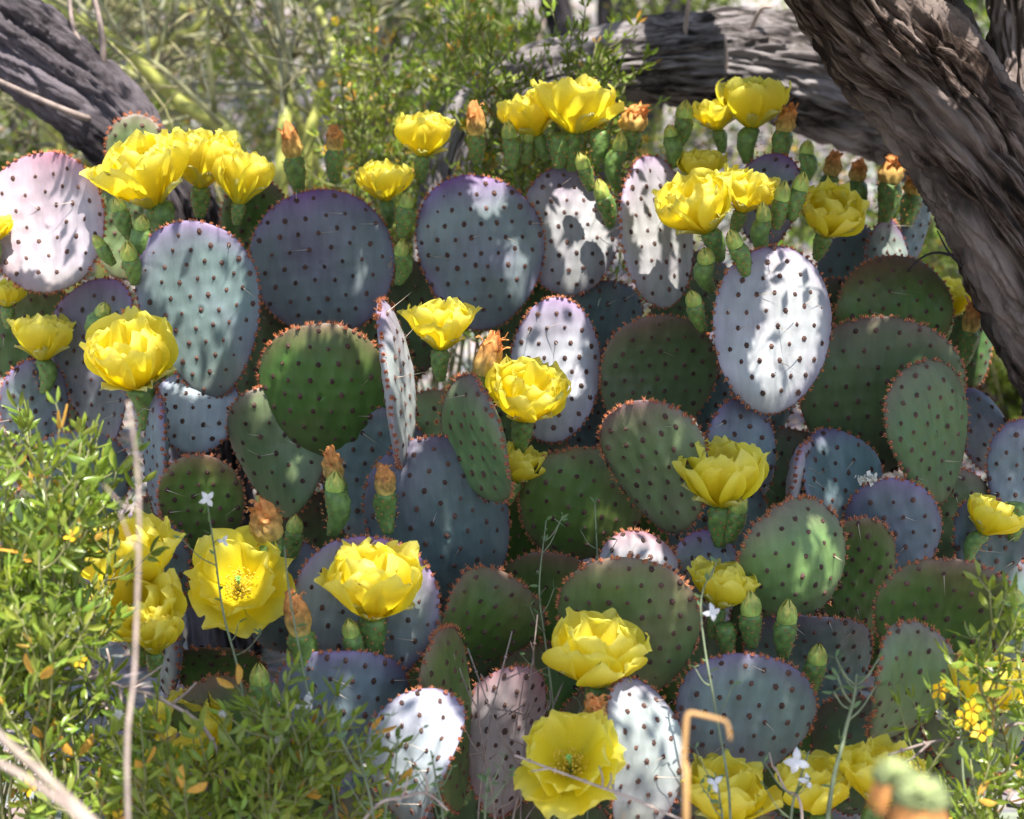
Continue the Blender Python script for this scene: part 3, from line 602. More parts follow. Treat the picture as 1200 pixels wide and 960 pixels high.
# cx, cy, w, h, distance, yaw, tilt back, roll, kind
PADS = [
 # rear row, tallest
 (240, 363, 142, 205, 2.30, -8, 6, -3, 'blue', dict(spines=3)),
 (378, 309, 166, 172, 2.42, 6, 2, 0, 'purple', dict(spines=5)),
 (563, 296, 148, 180, 2.42, 8, 8, 3, 'purple', dict(spines=5)),
 (668, 268, 118, 156, 2.46, 12, 20, 2, 'sunlit_purple', dict(spines=4)),
 (768, 272, 92, 176, 2.40, 34, 20, 5, 'sunlit_purple', dict(spines=4)),
 (907, 384, 136, 210, 2.22, 14, 18, 4, 'pale', dict(spines=12)),
 (902, 236, 70, 110, 2.44, -30, 0, 12, 'purple', {}),
 (1045, 372, 138, 130, 2.40, 5, -8, 0, 'green', {}),
 (1030, 466, 182, 192, 2.30, -6, -6, 0, 'dgreen', dict(spines=2)),
 (1092, 508, 106, 168, 2.22, 34, -4, -18, 'dgreen', dict(spines=2, wave=1.6)),
 (1156, 500, 64, 104, 2.40, 20, 20, -14, 'purple', dict(spines=3)),
 (1200, 560, 84, 140, 2.28, -10, 4, 0, 'blue', {}),
 (705, 372, 120, 90, 2.50, 0, 0, 0, 'teal', {}),
 (122, 428, 96, 200, 2.42, -24, -2, 4, 'purple', dict(spines=3)),
 (42, 480, 74, 120, 2.40, 20, -4, 0, 'purple', {}),
 (300, 270, 80, 120, 2.54, 10, 0, 0, 'green', {}),
 # middle
 (378, 460, 156, 156, 2.24, -4, -10, 0, 'green', dict(fringe=1.0, spines=1)),
 (466, 450, 44, 200, 2.12, 79, 12, 4, 'pale', dict(fringe=.9, wt=110, spines=3)),
 (561, 516, 74, 158, 2.12, -48, 2, -14, 'sage', dict(fringe=.9, wt=110, spines=1, wave=1.6)),
 (650, 436, 106, 172, 2.34, -6, 16, 2, 'pale', dict(spines=6)),
 (768, 440, 140, 146, 2.34, 8, -6, 0, 'dgreen', dict(spines=2)),
 (770, 545, 116, 158, 2.14, -30, -6, -14, 'sage', dict(fringe=1.0, wave=1.8, spines=1, a=.1)),
 (682, 596, 150, 136, 2.24, 10, -8, 10, 'green', dict(spines=2)),
 (522, 625, 160, 222, 2.16, 14, -6, -10, 'teal', dict(spines=4)),
 (510, 512, 74, 110, 2.28, 0, 0, 0, 'sage', {}),
 (328, 528, 118, 156, 2.28, -10, 6, -6, 'sage', dict(spines=6)),
 (228, 482, 106, 98, 2.31, 0, 34, 0, 'pale', dict(spines=3)),
 (184, 528, 30, 150, 2.24, -72, 4, 0, 'blue', dict(wt=110)),
 (238, 592, 96, 124, 2.20, 8, -14, -4, 'green', dict(spines=4)),
 (92, 570, 120, 140, 2.30, 0, 0, 6, 'teal', {}),
 (868, 540, 86, 140, 2.24, 16, -4, -4, 'blue', {}),
 (975, 562, 92, 116, 2.26, 10, 4, -14, 'blue', dict(spines=4)),
 (936, 560, 30, 92, 2.23, 70, 8, 16, 'pale', dict(wt=80)),
 (1046, 620, 112, 124, 2.18, -6, -4, -10, 'blue', dict(spines=3)),
 (1158, 640, 88, 110, 2.20, 6, 0, 0, 'teal', {}),
 (936, 670, 128, 156, 2.08, 16, -10, -8, 'sage', dict(fringe=1.0, spines=1)),
 (1000, 682, 100, 164, 2.16, 8, -8, 0, 'green', {}),
 (1104, 722, 166, 142, 2.08, 0, -12, 4, 'green', dict(spines=2)),
 (1062, 808, 104, 148, 1.97, 30, -4, 8, 'sage', dict(fringe=.8, spines=0, wave=1.6)),
 (874, 838, 178, 150, 2.00, 0, -2, 4, 'blue', dict(spines=4)),
 (822, 665, 84, 84, 2.14, 0, 6, 0, 'purple', {}),
 # front
 (430, 716, 166, 186, 2.04, -8, 8, 8, 'purple', dict(spines=8)),
 (402, 830, 150, 146, 1.98, 6, 4, 6, 'blue', dict(spines=7)),
 (490, 893, 92, 176, 1.92, -30, 14, 6, 'pale', dict(spines=6, wave=1.8)),
 (524, 842, 44, 220, 2.00, 62, -4, -8, 'green', dict(wt=110, fringe=.8)),
 (560, 735, 112, 134, 2.10, 34, -8, 22, 'green', dict(fringe=1.0, spines=0)),
 (596, 868, 96, 186, 2.05, 24, 6, 10, 'pink', dict(spines=5, wave=2.2)),
 (737, 734, 166, 166, 2.02, -4, -10, 6, 'dgreen', dict(fringe=.9, spines=1)),
 (748, 668, 112, 92, 2.09, 6, 22, 4, 'pink', dict(fringe=.9)),
 (752, 892, 96, 188, 1.91, 26, 18, 6, 'pale', dict(spines=4, wave=1.8)),
 (262, 784, 110, 90, 2.10, 0, -10, 0, 'green', dict(spines=4)),
 (198, 752, 34, 130, 2.08, -66, 10, -10, 'blue', dict(wt=110)),
 (250, 880, 120, 160, 2.02, 10, -4, 0, 'green', {}),
 (1150, 850, 130, 130, 2.04, 6, -8, 0, 'sage', {}),
 (330, 700, 110, 140, 2.16, 10, -6, 0, 'teal', {}),
 (150, 690, 130, 160, 2.16, -10, 0, 0, 'teal', {}),
 (640, 720, 130, 150, 2.24, 0, -6, 0, 'green', {}),
 (1020, 900, 130, 150, 2.06, 0, -4, 0, 'dgreen', {}),
 (950, 780, 150, 150, 2.14, 0, -4, 0, 'teal', {}),
 (840, 620, 120, 150, 2.26, 0, -4, 0, 'teal', {}),
 (700, 480, 120, 140, 2.40, 0, 0, 0, 'teal', {}),
 (600, 520, 130, 150, 2.36, 0, 0, 0, 'dgreen', {}),
 (870, 460, 130, 150, 2.40, 0, 0, 0, 'teal', {}),
 (440, 560, 130, 170, 2.28, 0, 0, 0, 'teal', {}),
 (1100, 620, 130, 150, 2.30, 0, 0, 0, 'dgreen', {}),
 (470, 380, 120, 160, 2.52, 8, 0, 0, 'dgreen', {}), (300, 430, 120, 170, 2.50, -8, 0, 0, 'dgreen', {}), (620, 350, 120, 160, 2.56, 0, 0, 0, 'green', {}),  # filler pads from here, added behind so the gaps look dark
 (820, 380, 120, 160, 2.52, 12, 0, 0, 'dgreen', {}), (210, 640, 110, 150, 2.34, 10, 0, 0, 'dgreen', {}), (380, 650, 120, 150, 2.36, 0, 0, 0, 'dgreen', {}),
 (570, 640, 120, 150, 2.38, 14, 0, 0, 'green', {}), (760, 630, 120, 150, 2.36, 0, 0, 0, 'green', {}), (930, 580, 120, 150, 2.40, 0, 0, 0, 'dgreen', {}),
 (910, 740, 120, 150, 2.30, 0, 0, 0, 'dgreen', {}), (1060, 740, 120, 150, 2.26, 0, 0, 0, 'green', {}), (1160, 720, 110, 150, 2.28, 0, 0, 0, 'teal', {}),
 (560, 800, 110, 150, 2.26, 0, 0, 0, 'dgreen', {}), (640, 830, 120, 150, 2.20, -12, 0, 0, 'green', {}), (470, 800, 110, 160, 2.20, 0, 0, 0, 'dgreen', {}), (800, 800, 120, 150, 2.20, 10, 0, 0, 'green', {}),
 (340, 900, 120, 150, 2.10, 0, 0, 0, 'dgreen', {}), (940, 900, 120, 160, 2.14, 0, 0, 0, 'green', {}), (1090, 940, 120, 150, 2.10, 0, 0, 0, 'dgreen', {}), (60, 640, 120, 160, 2.36, 0, 0, 0, 'dgreen', {}),
 (980, 400, 110, 150, 2.52, 0, 0, 0, 'dgreen', {}), (560, 940, 110, 160, 2.16, 0, 0, 0, 'dgreen', {}), (200, 420, 110, 150, 2.52, 0, 0, 0, 'green', {}),
 # lower pads that carry the front ones
 (430, 1010, 130, 180, 2.08, 0, 0, 0, 'dgreen', {}),
 (650, 1010, 130, 180, 2.10, 0, 0, 0, 'dgreen', {}),
 (850, 1010, 140, 180, 2.06, 0, 0, 0, 'dgreen', {}),
 (720, 880, 130, 170, 2.16, 0, 0, 0, 'dgreen', {}),
]
for cx, cy, w_, h_, d_, yw, tl, rl, kd, kw in PADS: make_pad(MAIN, cx, cy, w_, h_, d_, yw, tl, rl, kd, **kw)
for cx, cy, w_, h_, d_, yw, tl, rl, kd, kw in [
 (58, 264, 148, 166, 2.38, -4, 16, -6, 'pink', dict(fringe=.9, spines=2)),
 (160, 178, 70, 84, 2.56, 8, -4, 6, 'sage', dict(fringe=1.0)),
 (40, 400, 110, 150, 2.48, 6, 0, 0, 'green', {}),
 (70, 520, 120, 170, 2.54, 0, 0, 0, 'dgreen', {}), (150, 260, 90, 130, 2.6, 0, 0, 4, 'sage', {})]: make_pad(LEFT, cx, cy, w_, h_, d_, yw, tl, rl, kd, **kw)
for cx, cy, w_, h_, d_, yw, tl, rl, kd, kw in [
 (1036, 296, 54, 76, 2.54, 18, 18, 6, 'purple', {}),
 (1072, 262, 34, 100, 2.58, 40, 4, 10, 'blue', dict(fringe=.9)),
 (1000, 330, 90, 130, 2.60, 0, 0, 0, 'teal', {}), (1060, 420, 100, 150, 2.62, 0, 0, 0, 'green', {}), (1140, 400, 60, 110, 2.55, 0, 0, 0, 'green', {})]: make_pad(BACK, cx, cy, w_, h_, d_, yw, tl, rl, kd, **kw)

for f in [
 (168, 204, 112, 2.34, -14, 14, 'cup'), (236, 186, 92, 2.40, 4, 4, 'cup'), (283, 210, 64, 2.38, 8, 0, 'tight'),
 (50, 395, 76, 2.36, 2, 0, 'cup'), (152, 420, 112, 2.20, -4, 22, 'cup'), (450, 213, 62, 2.46, -4, 0, 'cup'), (497, 158, 70, 2.46, 4, 0, 'cup'),
 (620, 135, 72, 2.46, -22, 0, 'cup'), (675, 123, 92, 2.44, 4, 0, 'cup'), (838, 134, 52, 2.46, -12, 0, 'cup'), (884, 120, 82, 2.44, 4, 0, 'cup'),
 (818, 242, 92, 2.28, -24, 12, 'cup'), (876, 224, 70, 2.32, 16, 6, 'cup'), (974, 252, 78, 2.34, 10, 26, 'cup'), (820, 194, 54, 2.42, 0, 0, 'cup'),
 (516, 382, 78, 2.22, 0, 0, 'cup'), (618, 464, 92, 2.18, 6, 20, 'cup'), (612, 545, 58, 2.22, 20, 4, 'cup'),
 (847, 557, 106, 2.10, 0, 6, 'cup'), (436, 684, 122, 1.98, 0, 8, 'cup'), (280, 684, 118, 2.02, 4, 52, 'open'),
 (150, 655, 118, 2.00, -4, 10, 'cup'), (158, 716, 112, 1.96, 0, 24, 'cup'), (182, 742, 58, 1.94, 6, 10, 'tight'),
 (216, 868, 112, 1.98, -4, 14, 'cup'), (702, 768, 112, 1.94, 2, 14, 'cup'), (668, 894, 124, 1.86, -6, 46, 'open'),
 (845, 686, 78, 2.06, 8, 0, 'cup'), (852, 930, 104, 1.92, 4, 10, 'cup'), (958, 922, 92, 1.92, -6, 4, 'cup'), (1034, 910, 100, 1.90, 8, 4, 'cup'),
 (1156, 804, 96, 1.98, 6, 4, 'cup'), (1162, 606, 62, 2.16, 24, 0, 'cup'), (8, 344, 44, 2.40, 0, 0, 'cup'), (210, 930, 90, 1.94, 0, 10, 'cup')]: flower(MAIN, *f)
flower(LEFT, -8, 268, 44, 2.34, 0, 0, 'cup'); flower(BACK, 1112, 350, 62, 2.48, 4, 0, 'cup')

for b_ in [  # px, py of the joint between ovary and bud tip, distance, lean right, lean towards viewer, size
 (140, 246, 2.30, -16, 10, .8), (166, 268, 2.28, 8, 10, .85), (152, 302, 2.26, -4, 20, .8), (118, 288, 2.28, -30, 12, .65), (120, 368, 2.30, 20, 24, .85),
 (476, 242, 2.38, 10, 8, .9), (470, 298, 2.36, 6, 12, .8), (597, 162, 2.44, -4, 0, .85), (618, 166, 2.46, 4, 0, .7), (706, 230, 2.40, -16, 16, .9), (684, 196, 2.40, -18, 10, .75), (726, 176, 2.42, 4, 4, .9),
 (801, 138, 2.44, 8, 0, .9), (786, 160, 2.42, -6, 0, .8), (945, 180, 2.40, 8, 0, .8), (916, 234, 2.28, 8, 8, .85), (937, 222, 2.28, 12, 6, .9), (862, 288, 2.20, -22, 16, .85), (828, 306, 2.24, -12, 20, .85), (814, 356, 2.22, -20, 16, .8), (895, 258, 2.26, -6, 10, .8),
 (412, 744, 1.98, -8, 10, .8), (304, 800, 1.96, 0, 6, .95), (880, 718, 2.04, -4, 6, .9), (922, 728, 2.03, 2, 6, .9), (957, 775, 2.02, 4, 12, .85), (864, 598, 2.10, 12, 8, .85), (1188, 706, 2.02, -6, 0, .9), (392, 574, 2.08, 4, 4, .95), (345, 622, 2.12, 6, 4, .8)]: bud(MAIN, *b_)
for b_ in [(190, 236, 2.36, 0, 8, 1.0), (655, 158, 2.44, 0, 0, 1.0), (704, 152, 2.43, 6, 0, 1.0), (1190, 590, 2.18, 0, 0, .9), (850, 732, 2.05, -6, 4, .9)]: bud(MAIN, *b_, tip=False)
for b_ in [
 (344, 184, 2.46, -8, 4, 1.0, 1.25), (392, 176, 2.48, 2, 0, .9, 1.0), (558, 158, 2.46, -2, 4, .95, 1.25), (740, 152, 2.46, 6, 0, 1.0, .9, 1.5), (918, 154, 2.44, 10, 0, .95, 1.0),
 (567, 438, 2.20, 10, 6, 1.0, 1.35, 1.2), (392, 562, 2.12, -4, 8, .9, 1.2), (452, 578, 2.09, -2, 4, .9, 1.0), (316, 630, 2.04, -10, 8, 1.1, 1.15, 1.25), (352, 742, 1.96, -8, 4, 1.05, 1.2), (698, 842, 1.89, -6, 10, .9, .8),
 (1136, 388, 2.42, 8, 4, .9, 1.2), (150, 384, 2.26, 0, 0, .8, .8)]: wilted(MAIN, *b_)
for b_ in [(974, 206, 2.50, 8, 0, .9, 1.0), (1004, 212, 2.52, 6, 0, .9, .9), (1042, 214, 2.50, 6, 0, 1.2, .9, 1.1), (1070, 228, 2.54, 10, 0, 1.1, .7)]: wilted(BACK, *b_)

# ------------------------------------------------------------------ creosote bushes
def leaf_pair(L=1.0):
    """two sickle-shaped leaflets joined at the base, growing along +z"""
    V = []; F = []
    for sgn in (-1, 1):
        o = len(V)
        for i, (t, wd) in enumerate([(0, .06), (.25, .30), (.55, .34), (.8, .20), (1, .02)]):
            cx = sgn * (.10 + .34 * t + .10 * t * t); z = t * .92
            V += [(cx - wd * .55 * sgn * .4, .06 * t, z), (cx + wd * .12 * sgn, .10 + .02 * t - .0, z * 1.0), (cx + wd * .8 * sgn, .05 * t, z - .05)]
        for i in range(4):
            for u in range(2): F.append([o + i * 3 + u, o + i * 3 + u + 1, o + i * 3 + u + 4, o + i * 3 + u + 3])
    return np.array(V, float), F
LP_V, LP_F = leaf_pair()
def bushy(name, base, tips, label, cat, leaf_len=.0185, twig=(.05, .09), every=.030, n_single=0, flowers=0, fluffs=0, seed=1, stem_r=.0022, leaf_from=.35, old=.04, extra_flower=(), spread=.03, group=None, dens=1.0):
    rr = random.Random(seed); r = np.random.default_rng(seed)
    t = empty(name, base); bo = Vector(base); tag(t, label, cat, group)
    leaves = []; spots = []
    def leaf_run(q, f0):
        s = 0; acc = 0; step = leaf_len * .62 / dens
        ln = np.linalg.norm(np.diff(q, axis=0), axis=1); tot = ln.sum(); cum = np.concatenate([[0], np.cumsum(ln)])
        x = tot * f0; k = 0
        while x < tot:
            p = np.array([np.interp(x, cum, q[:, c]) for c in range(3)]); x2 = min(tot, x + 1e-3); dv = np.array([np.interp(x2, cum, q[:, c]) for c in range(3)]) - np.array([np.interp(max(0, x - 2e-3), cum, q[:, c]) for c in range(3)])
            dv = dv / (np.linalg.norm(dv) + 1e-9)
            sd = Vector((rr.gauss(0, 1), rr.gauss(0, 1), rr.gauss(.3, 1))); sd = (Vector(dv) * rr.uniform(.5, 1.1) + sd.normalized() * .9).normalized()
            leaves.append((Vector(p), sd, rr.uniform(0, 6.28), leaf_len * rr.uniform(.65, 1.2)))
            x += step * rr.uniform(.6, 1.5)
        leaves.append((Vector(q[-1]), Vector(dv), rr.uniform(0, 6.28), leaf_len * rr.uniform(.7, 1.1)))
    for tip, root in tips:
        tip = Vector(tip); root = Vector(root)
        mid = root.lerp(tip, .5) + Vector((rr.gauss(0, spread), rr.gauss(0, spread * .6), spread * rr.uniform(-.2, 1)))
        mid2 = root.lerp(tip, .78) + Vector((rr.gauss(0, spread * .5), rr.gauss(0, spread * .4), rr.gauss(0, spread * .3)))
        n = 16; q = smooth_path([root - bo, mid - bo, mid2 - bo, tip - bo], n); L = np.linalg.norm(np.diff(q, axis=0), axis=1).sum()
        b = MB(); b.add(*tube(q, np.linspace(stem_r, stem_r * .35, n), 5), 0)
        leaf_run(q, max(.55, leaf_from)); nt = max(2, int(L * (1 - leaf_from) / every))
        for k in range(nt):
            f = leaf_from + (1 - leaf_from) * (k + rr.random()) / nt; i = min(n - 2, int(f * (n - 1))); p = q[i]
            tv = q[min(n - 1, i + 1)] - q[i]; tv /= np.linalg.norm(tv) + 1e-9; dv = np.array([rr.gauss(0, 1), rr.gauss(0, .8), rr.gauss(.35, .6)]); dv = tv * .7 + dv / np.linalg.norm(dv) * .9; dv /= np.linalg.norm(dv)
            l = rr.uniform(*twig) * (1 - .35 * f); q2 = smooth_path([p, p + dv * l * .5 + np.array([0, 0, -.004]), p + dv * l + np.array([0, 0, .10 * l])], 6)
            b.add(*tube(q2, np.linspace(stem_r * .5, stem_r * .28, 6), 4), 0); leaf_run(q2, .25); spots.append(q2[-1]); spots.append(q2[3])
        b.build('stem', M_CSTEM, t, color=True)
    # leaves: the ones that show largest are objects of their own, the rest one mass
    mesh = []
    for i in range(6):
        b = MB(); sc_ = 1; v = LP_V.copy(); v[:, 1] += .12 * np.sin(i * 2.1) * v[:, 2] ** 2; v[:, 0] *= .8 + .08 * i
        g = .75 + .12 * i; b.add(v, LP_F, 0, (g * (1 + .1 * (i % 3)), g, g * .9)); mesh.append(b.mesh('leaf', [M_CLEAF if (i < 5 or not old) else M_CLEAF_Y]))
    def order(l):
        x, y, d = proj(bo + l[0]); vis = -20 < x < 1220 and -20 < y < 980
        return (0 if vis else 1, d / l[3])
    leaves.sort(key=order)
    sing = leaves[:n_single]; rest = leaves[n_single:]
    for p, dv, sp_, ln in sing:
        o = link('leaf', mesh[rr.randrange(5) if rr.random() > old else 5], t); o.matrix_local = Matrix.Translation(p) @ (axis_mat(dv, sp_) @ Matrix.Scale(ln, 3)).to_4x4()
    if rest:
        b = MB()
        for p, dv, sp_, ln in rest:
            Mx = np.array(axis_mat(dv, sp_)) * ln; g = rr.uniform(.6, 1.4); isold = rr.random() < old
            b.add(LP_V @ Mx.T + np.array(p), LP_F, 1 if isold else 0, (g * rr.uniform(.9, 1.3), g, g * .9))
        tag(b.build('foliage', [M_CLEAF, M_CLEAF_Y], t), kind='stuff')
    # five-petalled yellow blossoms and woolly seed balls
    def blossom(p, s_):
        b = MB(); n_ = Vector((rr.gauss(0, .6), -1, rr.gauss(.5, .5))).normalized(); Mx = np.array(axis_mat(n_))
        for k in range(5):
            a = k * 1.2566; e = np.array([math.cos(a), math.sin(a), .25]); f = np.array([-math.sin(a), math.cos(a), 0])
            v = np.array([e * .15, e * .6 - f * .33, e * 1.0 - f * .12, e * 1.0 + f * .12, e * .6 + f * .33]) * s_
            b.add(v @ Mx.T + np.array(p), [[0, 1, 2, 3, 4]], 0)
        v, f = spikes([np.array(p)] * 8, (np.array([[math.cos(k), math.sin(k), 1.5] for k in range(8)]) @ Mx.T), s_ * .5, s_ * .05); b.add(v, f, 0, (.8, .6, .8))
        b.build('blossom', M_CFLOWER, t)
    for k in range(flowers): blossom(Vector(rr.choice(spots)), rr.uniform(.007, .010))
    for p in extra_flower: blossom(Vector(p) - bo, .011)
    for k in range(fluffs):
        c = np.array(rr.choice(spots)) + np.array([0, -.004, 0]); dd = r.normal(size=(90, 3)); dd /= np.linalg.norm(dd, axis=1)[:, None]; s_ = rr.uniform(.0038, .0055)
        b = MB(); v, f = spikes(c + dd * s_ * .4, dd, s_ * .8, s_ * .16); b.add(v, f, 0); b.build('seed_ball', M_FLUFF, t)
    return t

def tips_in(poly, n, d0, d1, root, seed, jr=.06):
    """stem tips spread over an area, all growing from one root crown"""
    rr = random.Random(seed); out = []
    for k in range(n):
        (x0, y0, x1, y1) = poly[k % len(poly)]; d = rr.uniform(d0, d1)
        rt = Vector(root) + Vector((rr.gauss(0, jr), rr.gauss(0, jr * .7), 0)); rt.z = GZ(rt.x, rt.y)
        out.append((P(rr.uniform(x0, x1), rr.uniform(y0, y1), d), rt))
    return out
rootL = ground_at(-10, 1000, 1.88); rootL2 = ground_at(260, 1040, 1.86); rootR = ground_at(1230, 1020, 1.9)
bushy('creosote_bush', rootL, tips_in([(-20, 470, 30, 560), (30, 500, 100, 600), (85, 490, 118, 560), (-30, 560, 50, 700), (-25, 660, 35, 800), (-25, 620, 45, 740), (0, 790, 120, 900), (20, 860, 190, 960)], 30, 1.72, 1.92, rootL, 3),
      'tall leafy creosote bush with glossy yellow-green leaves beside the two stacked yellow flowers', 'bush', n_single=300, flowers=9, fluffs=9, seed=4, old=.03, dens=.66, leaf_len=.020)
bushy('creosote_bush', rootL2, tips_in([(130, 830, 200, 920), (260, 810, 350, 890), (300, 840, 420, 940), (120, 880, 300, 970), (330, 870, 440, 970)], 25, 1.70, 1.90, rootL2, 8),
      'low dark green creosote sprawl in front of the blue-grey pads, woolly seed balls on it', 'bush', n_single=250, flowers=3, fluffs=5, seed=9, old=.03, dens=.7)
bushy('creosote_bush', rootR, tips_in([(1180, 690, 1210, 760), (1165, 870, 1215, 930), (1110, 900, 1190, 960), (1130, 930, 1230, 970)], 11, 1.74, 1.90, rootR, 12),
      'open creosote bush with small yellow blossoms beside the light green corrugated pad', 'bush', n_single=220, flowers=2, fluffs=5, seed=14, old=.02, dens=.7, extra_flower=[P(1101, 808, 1.80), P(1138, 832, 1.78), P(1150, 858, 1.79), P(1132, 843, 1.80)])

# behind the cactus
rootB = ground_at(560, 60, 3.35); rootB.y -= .1
def back_creosote(root, areas, n, d0, d1, label, seed):
    return bushy('creosote_bush', root, tips_in(areas, n, d0, d1, root, seed, .12), label, 'bush', leaf_len=.016, twig=(.06, .13), every=.045, flowers=14, fluffs=12, seed=seed, stem_r=.003, leaf_from=.3, old=.07, spread=.06, dens=.6)
back_creosote(ground_at(600, 300, 2.9), [(560, 20, 720, 130), (600, 60, 720, 110), (540, 60, 640, 190)], 22, 2.66, 2.82, 'creosote bush hanging its yellow-green sprays over the weathered grey limb', 31)
back_creosote(ground_at(180, 100, 4.2), [(60, -40, 200, 90), (180, -40, 320, 100), (0, 0, 120, 160), (300, 20, 420, 160)], 30, 3.7, 4.5, 'creosote bush growing among the palo verde stems behind the dark trunk', 33)
back_creosote(ground_at(800, 60, 4.3), [(700, -60, 860, 30), (820, -60, 960, 30), (930, 120, 1060, 220)], 22, 3.9, 4.5, 'creosote bush standing behind the middle of the grey limb', 34)
back_creosote(ground_at(1120, 120, 3.9), [(1050, -20, 1180, 90), (1060, 230, 1140, 330), (1130, 300, 1220, 430), (1010, 180, 1090, 260)], 24, 3.5, 4.1, 'creosote bush seen past the far side of the mesquite limb', 35)
back_creosote(ground_at(480, 200, 3.4), [(400, -60, 560, 60), (400, 60, 560, 190), (520, -40, 660, 60), (380, 40, 470, 200)], 40, 2.85, 3.4, 'tall creosote bush dotted with yellow blossoms behind the down-curved end of the grey limb', 32)

# ------------------------------------------------------------------ palo verde shrubs (green-barked, nearly leafless)
def palo_verde(base, limbs, label, seed, nt=22, tl=(.18, .5), leaf=200):
    rr = random.Random(seed); t = empty('palo_verde', base); bo = np.array(base); tag(t, label, 'shrub', 'green-barked shrubs behind the cactus')
    tw = MB(); lf = MB()
    for pts, r0 in limbs:
        q = smooth_path([np.array(p) - bo for p in pts], 24); b = MB(); rad_ = np.linspace(r0, r0 * .45, 24)
        b.add(*tube(q, rad_, 9), 0); b.build('branch', M_PVGREEN, t)
        for k in range(nt):
            i = rr.randrange(4, 23); p = q[i]; tv = q[min(23, i + 1)] - q[i - 1]; tv /= np.linalg.norm(tv)
            dv = np.array([rr.gauss(0, 1), rr.gauss(0, .8), rr.gauss(.3, .7)]); dv = tv * .8 + dv / np.linalg.norm(dv); dv /= np.linalg.norm(dv); l = rr.uniform(*tl)
            q2 = smooth_path([p, p + dv * l * .5 + np.array([rr.gauss(0, .03), 0, rr.gauss(0, .03)]), p + dv * l], 8); g = rr.uniform(.7, 1.5)
            tw.add(*tube(q2, np.linspace(rad_[i] * .42, .0016, 8), 5), 0, (g, g, g * rr.uniform(.8, 1.4)))
            for j in range(5):
                p3 = q2[rr.randrange(2, 8)]; d3 = dv + np.array([rr.gauss(0, .8), rr.gauss(0, .8), rr.gauss(.1, .7)]); d3 /= np.linalg.norm(d3); l3 = l * rr.uniform(.2, .5)
                tw.add(*tube(np.array([p3, p3 + d3 * l3 * .5 + np.array([0, 0, .01]), p3 + d3 * l3]), [.0024, .0018, .001], 4), 0, (g * 1.1, g, g))
                for m_ in range(leaf // 100):
                    c = p3 + d3 * l3 * rr.random() + np.array([rr.gauss(0, .012), rr.gauss(0, .012), rr.gauss(0, .012)]); e = np.array([rr.gauss(0, 1), rr.gauss(0, 1), rr.gauss(0, 1)]); e /= np.linalg.norm(e); f = np.cross(e, (.3, .5, .8)); f /= np.linalg.norm(f) + 1e-9; s_ = rr.uniform(.004, .009)
                    gg = rr.uniform(.7, 1.6); lf.add(np.array([c - e * s_, c + f * s_ * .5, c + e * s_, c - f * s_ * .5]), [[0, 1, 2, 3]], 0, (gg, gg, gg))
    tag(tw.build('twigs', M_PVTWIG, t), kind='stuff')
    if leaf: tag(lf.build('leaves', M_BGLEAF, t), kind='stuff')
g1 = ground_at(300, 230, 3.3)
palo_verde(g1, [([g1, P(290, 210, 3.3), P(210, 120, 3.3), P(130, 45, 3.25), P(60, 10, 3.2), P(-60, -60, 3.1)], .017),
                ([g1, P(330, 200, 3.35), P(330, 90, 3.4), P(250, 0, 3.4), P(170, -120, 3.4)], .015),
                ([g1, P(360, 180, 3.4), P(390, 60, 3.45), P(330, -60, 3.5)], .015)], 'green-barked palo verde with thick yellow-green stems behind the dark leaning trunk', 5)
g2 = ground_at(90, 260, 3.6)
palo_verde(g2, [([g2, P(70, 180, 3.5), P(20, 110, 3.4), P(-60, 60, 3.3)], .018), ([g2, P(140, 120, 3.7), P(230, 30, 3.7), P(330, -60, 3.7)], .016), ([g2, P(50, 100, 3.7), P(100, 20, 3.8), P(140, -80, 3.8)], .014)],
           'palo verde reaching out beneath the dark leaning trunk', 6, 20)
g3 = ground_at(420, 60, 4.6)
palo_verde(g3, [([g3, P(300, 60, 4.5), P(200, 0, 4.5), P(120, -80, 4.5)], .02), ([g3, P(420, 20, 4.6), P(460, -80, 4.6)], .02), ([g3, P(330, 100, 4.4), P(260, 60, 4.3), P(210, 50, 4.2)], .014)],
           'pale tangle of palo verde twigs farther back, between the trunk and the creosote', 9, 26, (.25, .7), 200)

# ------------------------------------------------------------------ farther desert shrubs and trees
def far_shrub(px, py, d, rx, rz, label, seed, col, leaves=1500, name='desert_shrub', lz=.02, zc=.55):
    base = P(px, py, d); base.z = GZ(base.x, base.y) 
    rr = random.Random(seed); r = np.random.default_rng(seed); t = empty(name, base); tag(t, label, 'shrub', 'shrubs in the sun behind the cactus')
    b = MB(); ends = []
    for k in range(9):
        a = rr.uniform(0, 6.28); e = np.array([math.cos(a) * rx * rr.uniform(.3, .8), math.sin(a) * rx * .6, rz * rr.uniform(.6, 1)])
        q = smooth_path([(0, 0, -.02), e * (.35, .35, .5) + r.normal(0, .04, 3), e], 10); b.add(*tube(q, np.linspace(.018, .005, 10) * (d / 5), 5), 0); ends.append(q)
    b.build('stem', M_TWIG, t); b = MB()
    cl = [ends[rr.randrange(9)][rr.randrange(4, 10)] + r.normal(0, 1, 3) * (rx * .22, rx * .22, rz * .16) for _ in range(60)]
    for k in range(leaves):
        c = cl[rr.randrange(60)] + r.normal(0, 1, 3) * rx * .075; e = r.normal(size=3); e /= np.linalg.norm(e); f = np.cross(e, r.normal(size=3)); f /= np.linalg.norm(f) + 1e-9; s_ = lz * rr.uniform(.5, 1.3); g = rr.uniform(.6, 1.5)
        b.add(np.array([c - e * s_, c + f * s_ * .45, c + e * s_, c - f * s_ * .45]), [[0, 1, 2, 3]], 0, np.array(col) * g * .62)
    tag(b.build('foliage', M_BGLEAF, t), kind='stuff')
